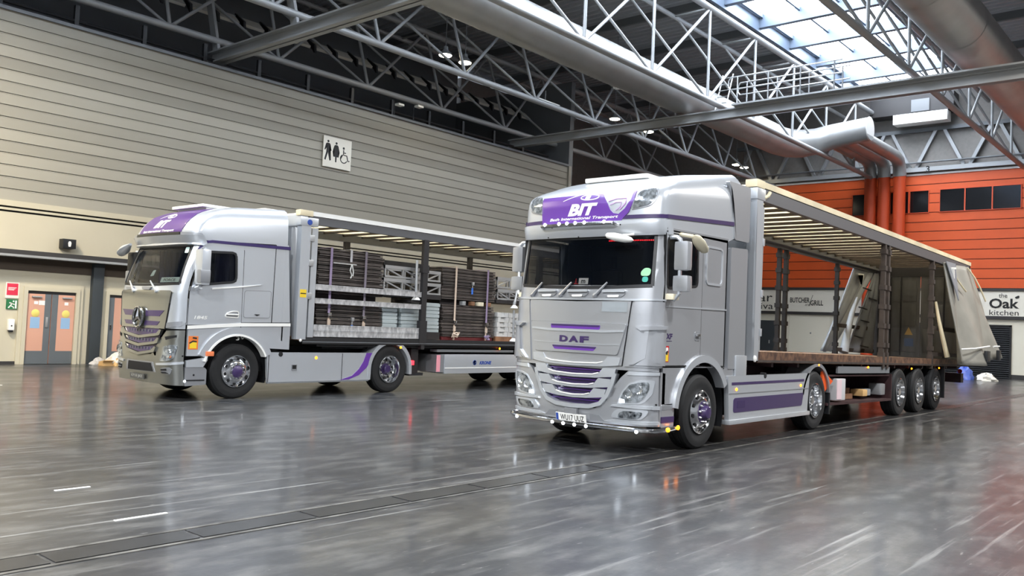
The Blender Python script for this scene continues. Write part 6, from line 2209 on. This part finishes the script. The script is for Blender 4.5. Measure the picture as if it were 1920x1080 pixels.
truss_section(12.62, 13.72, 2.56, 2.83, 'upper silver truss section beside the front deck stack', -1)
truss_section(12.60, 13.72, 2.27, 2.54, 'lower silver truss section beside the front deck stack', -1)
truss_section(13.92, 14.36, 2.55, 2.80, 'upper short silver truss section behind the black post', 1)
truss_section(13.90, 14.38, 2.24, 2.51, 'lower short silver truss section behind the black post', 1)
truss_section(16.40, 17.40, 2.55, 2.83, 'upper silver truss section behind the rear deck stack', 1)
truss_section(16.42, 17.40, 2.25, 2.52, 'lower silver truss section behind the rear deck stack', -1)
bb_ = MB().box(-.7, 0, 12.6, 14.4, 0, .10).obj('support_board', DECK_EDGE, loc=(XF, 0, 2.13), smooth=0)
tag(bb_, 'dark board carrying the silver truss sections of the front stack', 'board')
bb_ = MB().box(-.7, 0, 16.38, 17.5, 0, .08).obj('support_board', DECK_EDGE, loc=(XF, 0, 2.16), smooth=0)
tag(bb_, 'dark board carrying the silver truss sections of the rear stack', 'board')
g = MB()
TRAYM = mat('pale_grey_tray', (178, 188, 190), .5, .2)
for (y0, y1, z0, n, wh) in ((12.62, 13.06, 1.36, 7, 'stack next to the front decks'), (13.17, 13.76, 1.36, 7, 'middle stack behind the side boards'), (13.93, 14.38, 1.36, 8, 'stack right of the black post')):
    pr = None
    for k in range(n):
        h = .086
        lab = 'pale grey tray, %s in the %s' % (ORD[n - 1 - k] if k else 'lowest', wh)
        loc = (XF + random.uniform(-.02, .0), y0 + random.uniform(-.015, .015), z0 + k * h)
        if pr is None:
            w = y1 - y0
            pr = MB().box(-.8, 0, 0, w, 0, h * .82).box(-.79, -.02, .02, w - .02, h * .82, h).obj('grey_tray', TRAYM, loc=loc, smooth=0)
            tag(pr, lab, 'tray', 'pale grey trays in the trailer')
        else:
            c = copy_of(pr, 'grey_tray', None, loc)
            c['label'] = lab
for y0, y1, lab in ((12.6, 13.8, 'dark pallet under the trays left of the black post'), (13.9, 14.4, 'dark pallet under the trays right of the black post')):
    o = MB().box(-.85, .01, y0, y1, 0, .06).box(-.85, -.75, y0, y1, -.11, 0).box(-.08, .01, y0, y1, -.11, 0).obj('tray_pallet', DECK_EDGE, loc=(XF, 0, 1.295), smooth=0)
    tag(o, lab, 'pallet')
# white blocks by the rear
WB = mat('pale_block', (206, 206, 204), .55)
pr = None
for k in range(5):
    for j in range(2):
        lab = 'pale block, %s, in the %s column behind the rear decks' % (('lowest', 'second from below', 'middle', 'second from top', 'topmost')[k], 'nearer' if j == 0 else 'farther')
        loc = (XF + .0, 16.45 + j * .44 + (.03 if k % 2 else 0), 1.30 + k * .125)
        if pr is None:
            pr = MB().box(-.5, 0, 0, .42, 0, .045).box(-.5, 0, 0, .10, .045, .12).box(-.5, 0, .30, .42, .045, .12).box(-.5, -.06, .1, .3, .045, .12).obj('pale_block', WB, loc=loc, smooth=0)
            tag(pr, lab, 'block', 'pale blocks behind the rear decks')
        else:
            c = copy_of(pr, 'pale_block', None, loc)
            c['label'] = lab
o = MB().box(-.5, .0, 16.42, 17.36, 0, .055).box(-.5, -.4, 16.42, 17.36, -.065, 0).box(-.1, 0, 16.42, 17.36, -.065, 0).obj('block_pallet', WOOD, loc=(XF, 0, 1.245), smooth=0)
tag(o, 'low timber pallet under the pale blocks', 'pallet')
for i, (y, z, mt, lb) in enumerate(((15.1, 2.04, STEEL, 'small grey spacer block'), (15.42, 2.045, WOOD, 'narrow brown spacer block'), (15.66, 2.045, CREAM, 'wide pale spacer block'), (16.02, 2.045, WOOD, 'brown spacer block near the lilac strap'))):
    w = .2 if i == 2 else .11
    o = MB().bbox(-.1, .02, 0, w, 0, .10, .008).obj('spacer_block', mt, loc=(XF + .03, y, z))
    tag(o, lb + ' on top of the lower rear decks', 'block', 'spacer blocks on the rear decks')


def strap(y, ztop, zbot, zr, material, lab, ratchet=True):
    o = thing('ratchet_strap', lab, 'strap', (XF + .045, y, 0), 'straps on the load')
    MB().box(0, .008, -.028, .028, zr, ztop).box(-1.9, .008, -.028, .028, ztop, ztop + .008).obj('webbing', material, o, smooth=0)
    if ratchet:
        MB().bbox(.0, .05, -.045, .045, zr - .06, zr + .04, .012).obj('ratchet', CHROME, o)
        MB().box(.0, .008, -.022, .022, zbot, zr).bbox(.0, .03, -.035, .035, zr - .22, zr - .10, .01).obj('ratchet_tail', STRAP_W, o, smooth=0)


strap(11.10, 3.06, 1.19, 1.66, STRAP_P, 'lilac ratchet strap over the front decks by the pillar')
strap(12.03, 3.06, 1.19, 1.62, STRAP_G, 'grey ratchet strap over the front decks beside the truss sections')
strap(11.62, 3.06, 2.75, 2.80, mat('thin_cord', (186, 184, 186), .8), 'thin pale cord hanging down the middle of the front decks', False)
g = MB()
g.box(XF + .06, XF + .075, 11.14, 11.75, 2.745, 2.76)
for pts in ([(11.62, 2.75), (11.58, 2.62), (11.63, 2.52), (11.60, 2.45)], [(11.63, 2.74), (11.67, 2.6), (11.66, 2.5)]):
    g.tube([(XF + .075, a, b) for a, b in pts], .012, 6)
tag(g.obj('knotted_rope', mat('white_rope', (214, 214, 210), .8)), 'knotted white rope across the front decks', 'rope')
strap(14.84, 2.96, 1.19, 1.62, STRAP_W, 'pale pink ratchet strap over the rear decks')
strap(15.98, 2.96, 1.19, 1.60, STRAP_P, 'lilac ratchet strap over the rear decks')
for y, z0, z1, lab in ((11.72, 1.30, 1.62, 'short blue strap end on the lower front decks'), (15.42, 2.32, 2.62, 'short blue strap end on the upper rear decks')):
    o = thing('blue_strap', lab, 'strap', (XF + .045, y, 0), 'blue strap ends')
    MB().box(0, .01, -.025, .025, z0, z0 + .16).obj('webbing', mat('bright_blue_strap', (60, 120, 220), .7) if 'bright_blue_strap' not in MATS else MATS['bright_blue_strap'], o, smooth=0)
    MB().bbox(0, .04, -.035, .035, z1 - .08, z1, .01).box(0, .012, -.015, .015, z0 + .16, z1 - .08).obj('buckle', ALU, o)
for y, col, lab in ((14.84, STRAP_W, 'tangle of pale strap on the bed edge under the rear decks'), (15.98, STRAP_P, 'coil of lilac strap on the bed edge under the rear decks')):
    g = MB()
    r = random.Random(int(y * 10))
    pts = [(XF + .11 + r.uniform(-.03, .05), y + r.uniform(-.13, .13), 1.20 + r.uniform(.01, .17)) for _ in range(14)]
    g.tube(pts, .018, 6)
    tag(g.obj('strap_tangle', col), lab, 'strap', 'loose strap on the bed edge')


def load_pole(y, z0, z1, yt, lab):
    o = thing('load_bar', lab, 'load bar', (XF + .14, y, z0), 'load bars')
    MB().tube([(0, 0, .03), (0, yt - y, z1 - z0)], .032, 12).obj('bar_tube', ALU, o)
    MB().lathe((0, 0, 0), [(.001, .001), (0, .10), (.03, .09), (.07, .05), (.09, .035)], 16, 'z').obj('bar_foot', WHITE, o)
    MB().tube([(0, 0, .09), (0, (yt - y) * .1, .09 + (z1 - z0) * .1)], .042, 12).obj('bar_collar', STEEL, o)


load_pole(13.46, 2.085, 3.0, 13.44, 'silver load bar standing on end before the truss sections')
load_pole(16.95, 1.185, 2.0, 16.93, 'silver load bar with white foot on the bed edge')
load_pole(16.93, 2.045, 2.85, 17.1, 'upper silver load bar standing on the lower bar')
o = MB().box(-.4, .16, 13.3, 13.62, 0, .06).obj('foot_board', DECK_EDGE, loc=(XF, 0, 2.02), smooth=0)
tag(o, 'small dark board under the standing load bar', 'board')
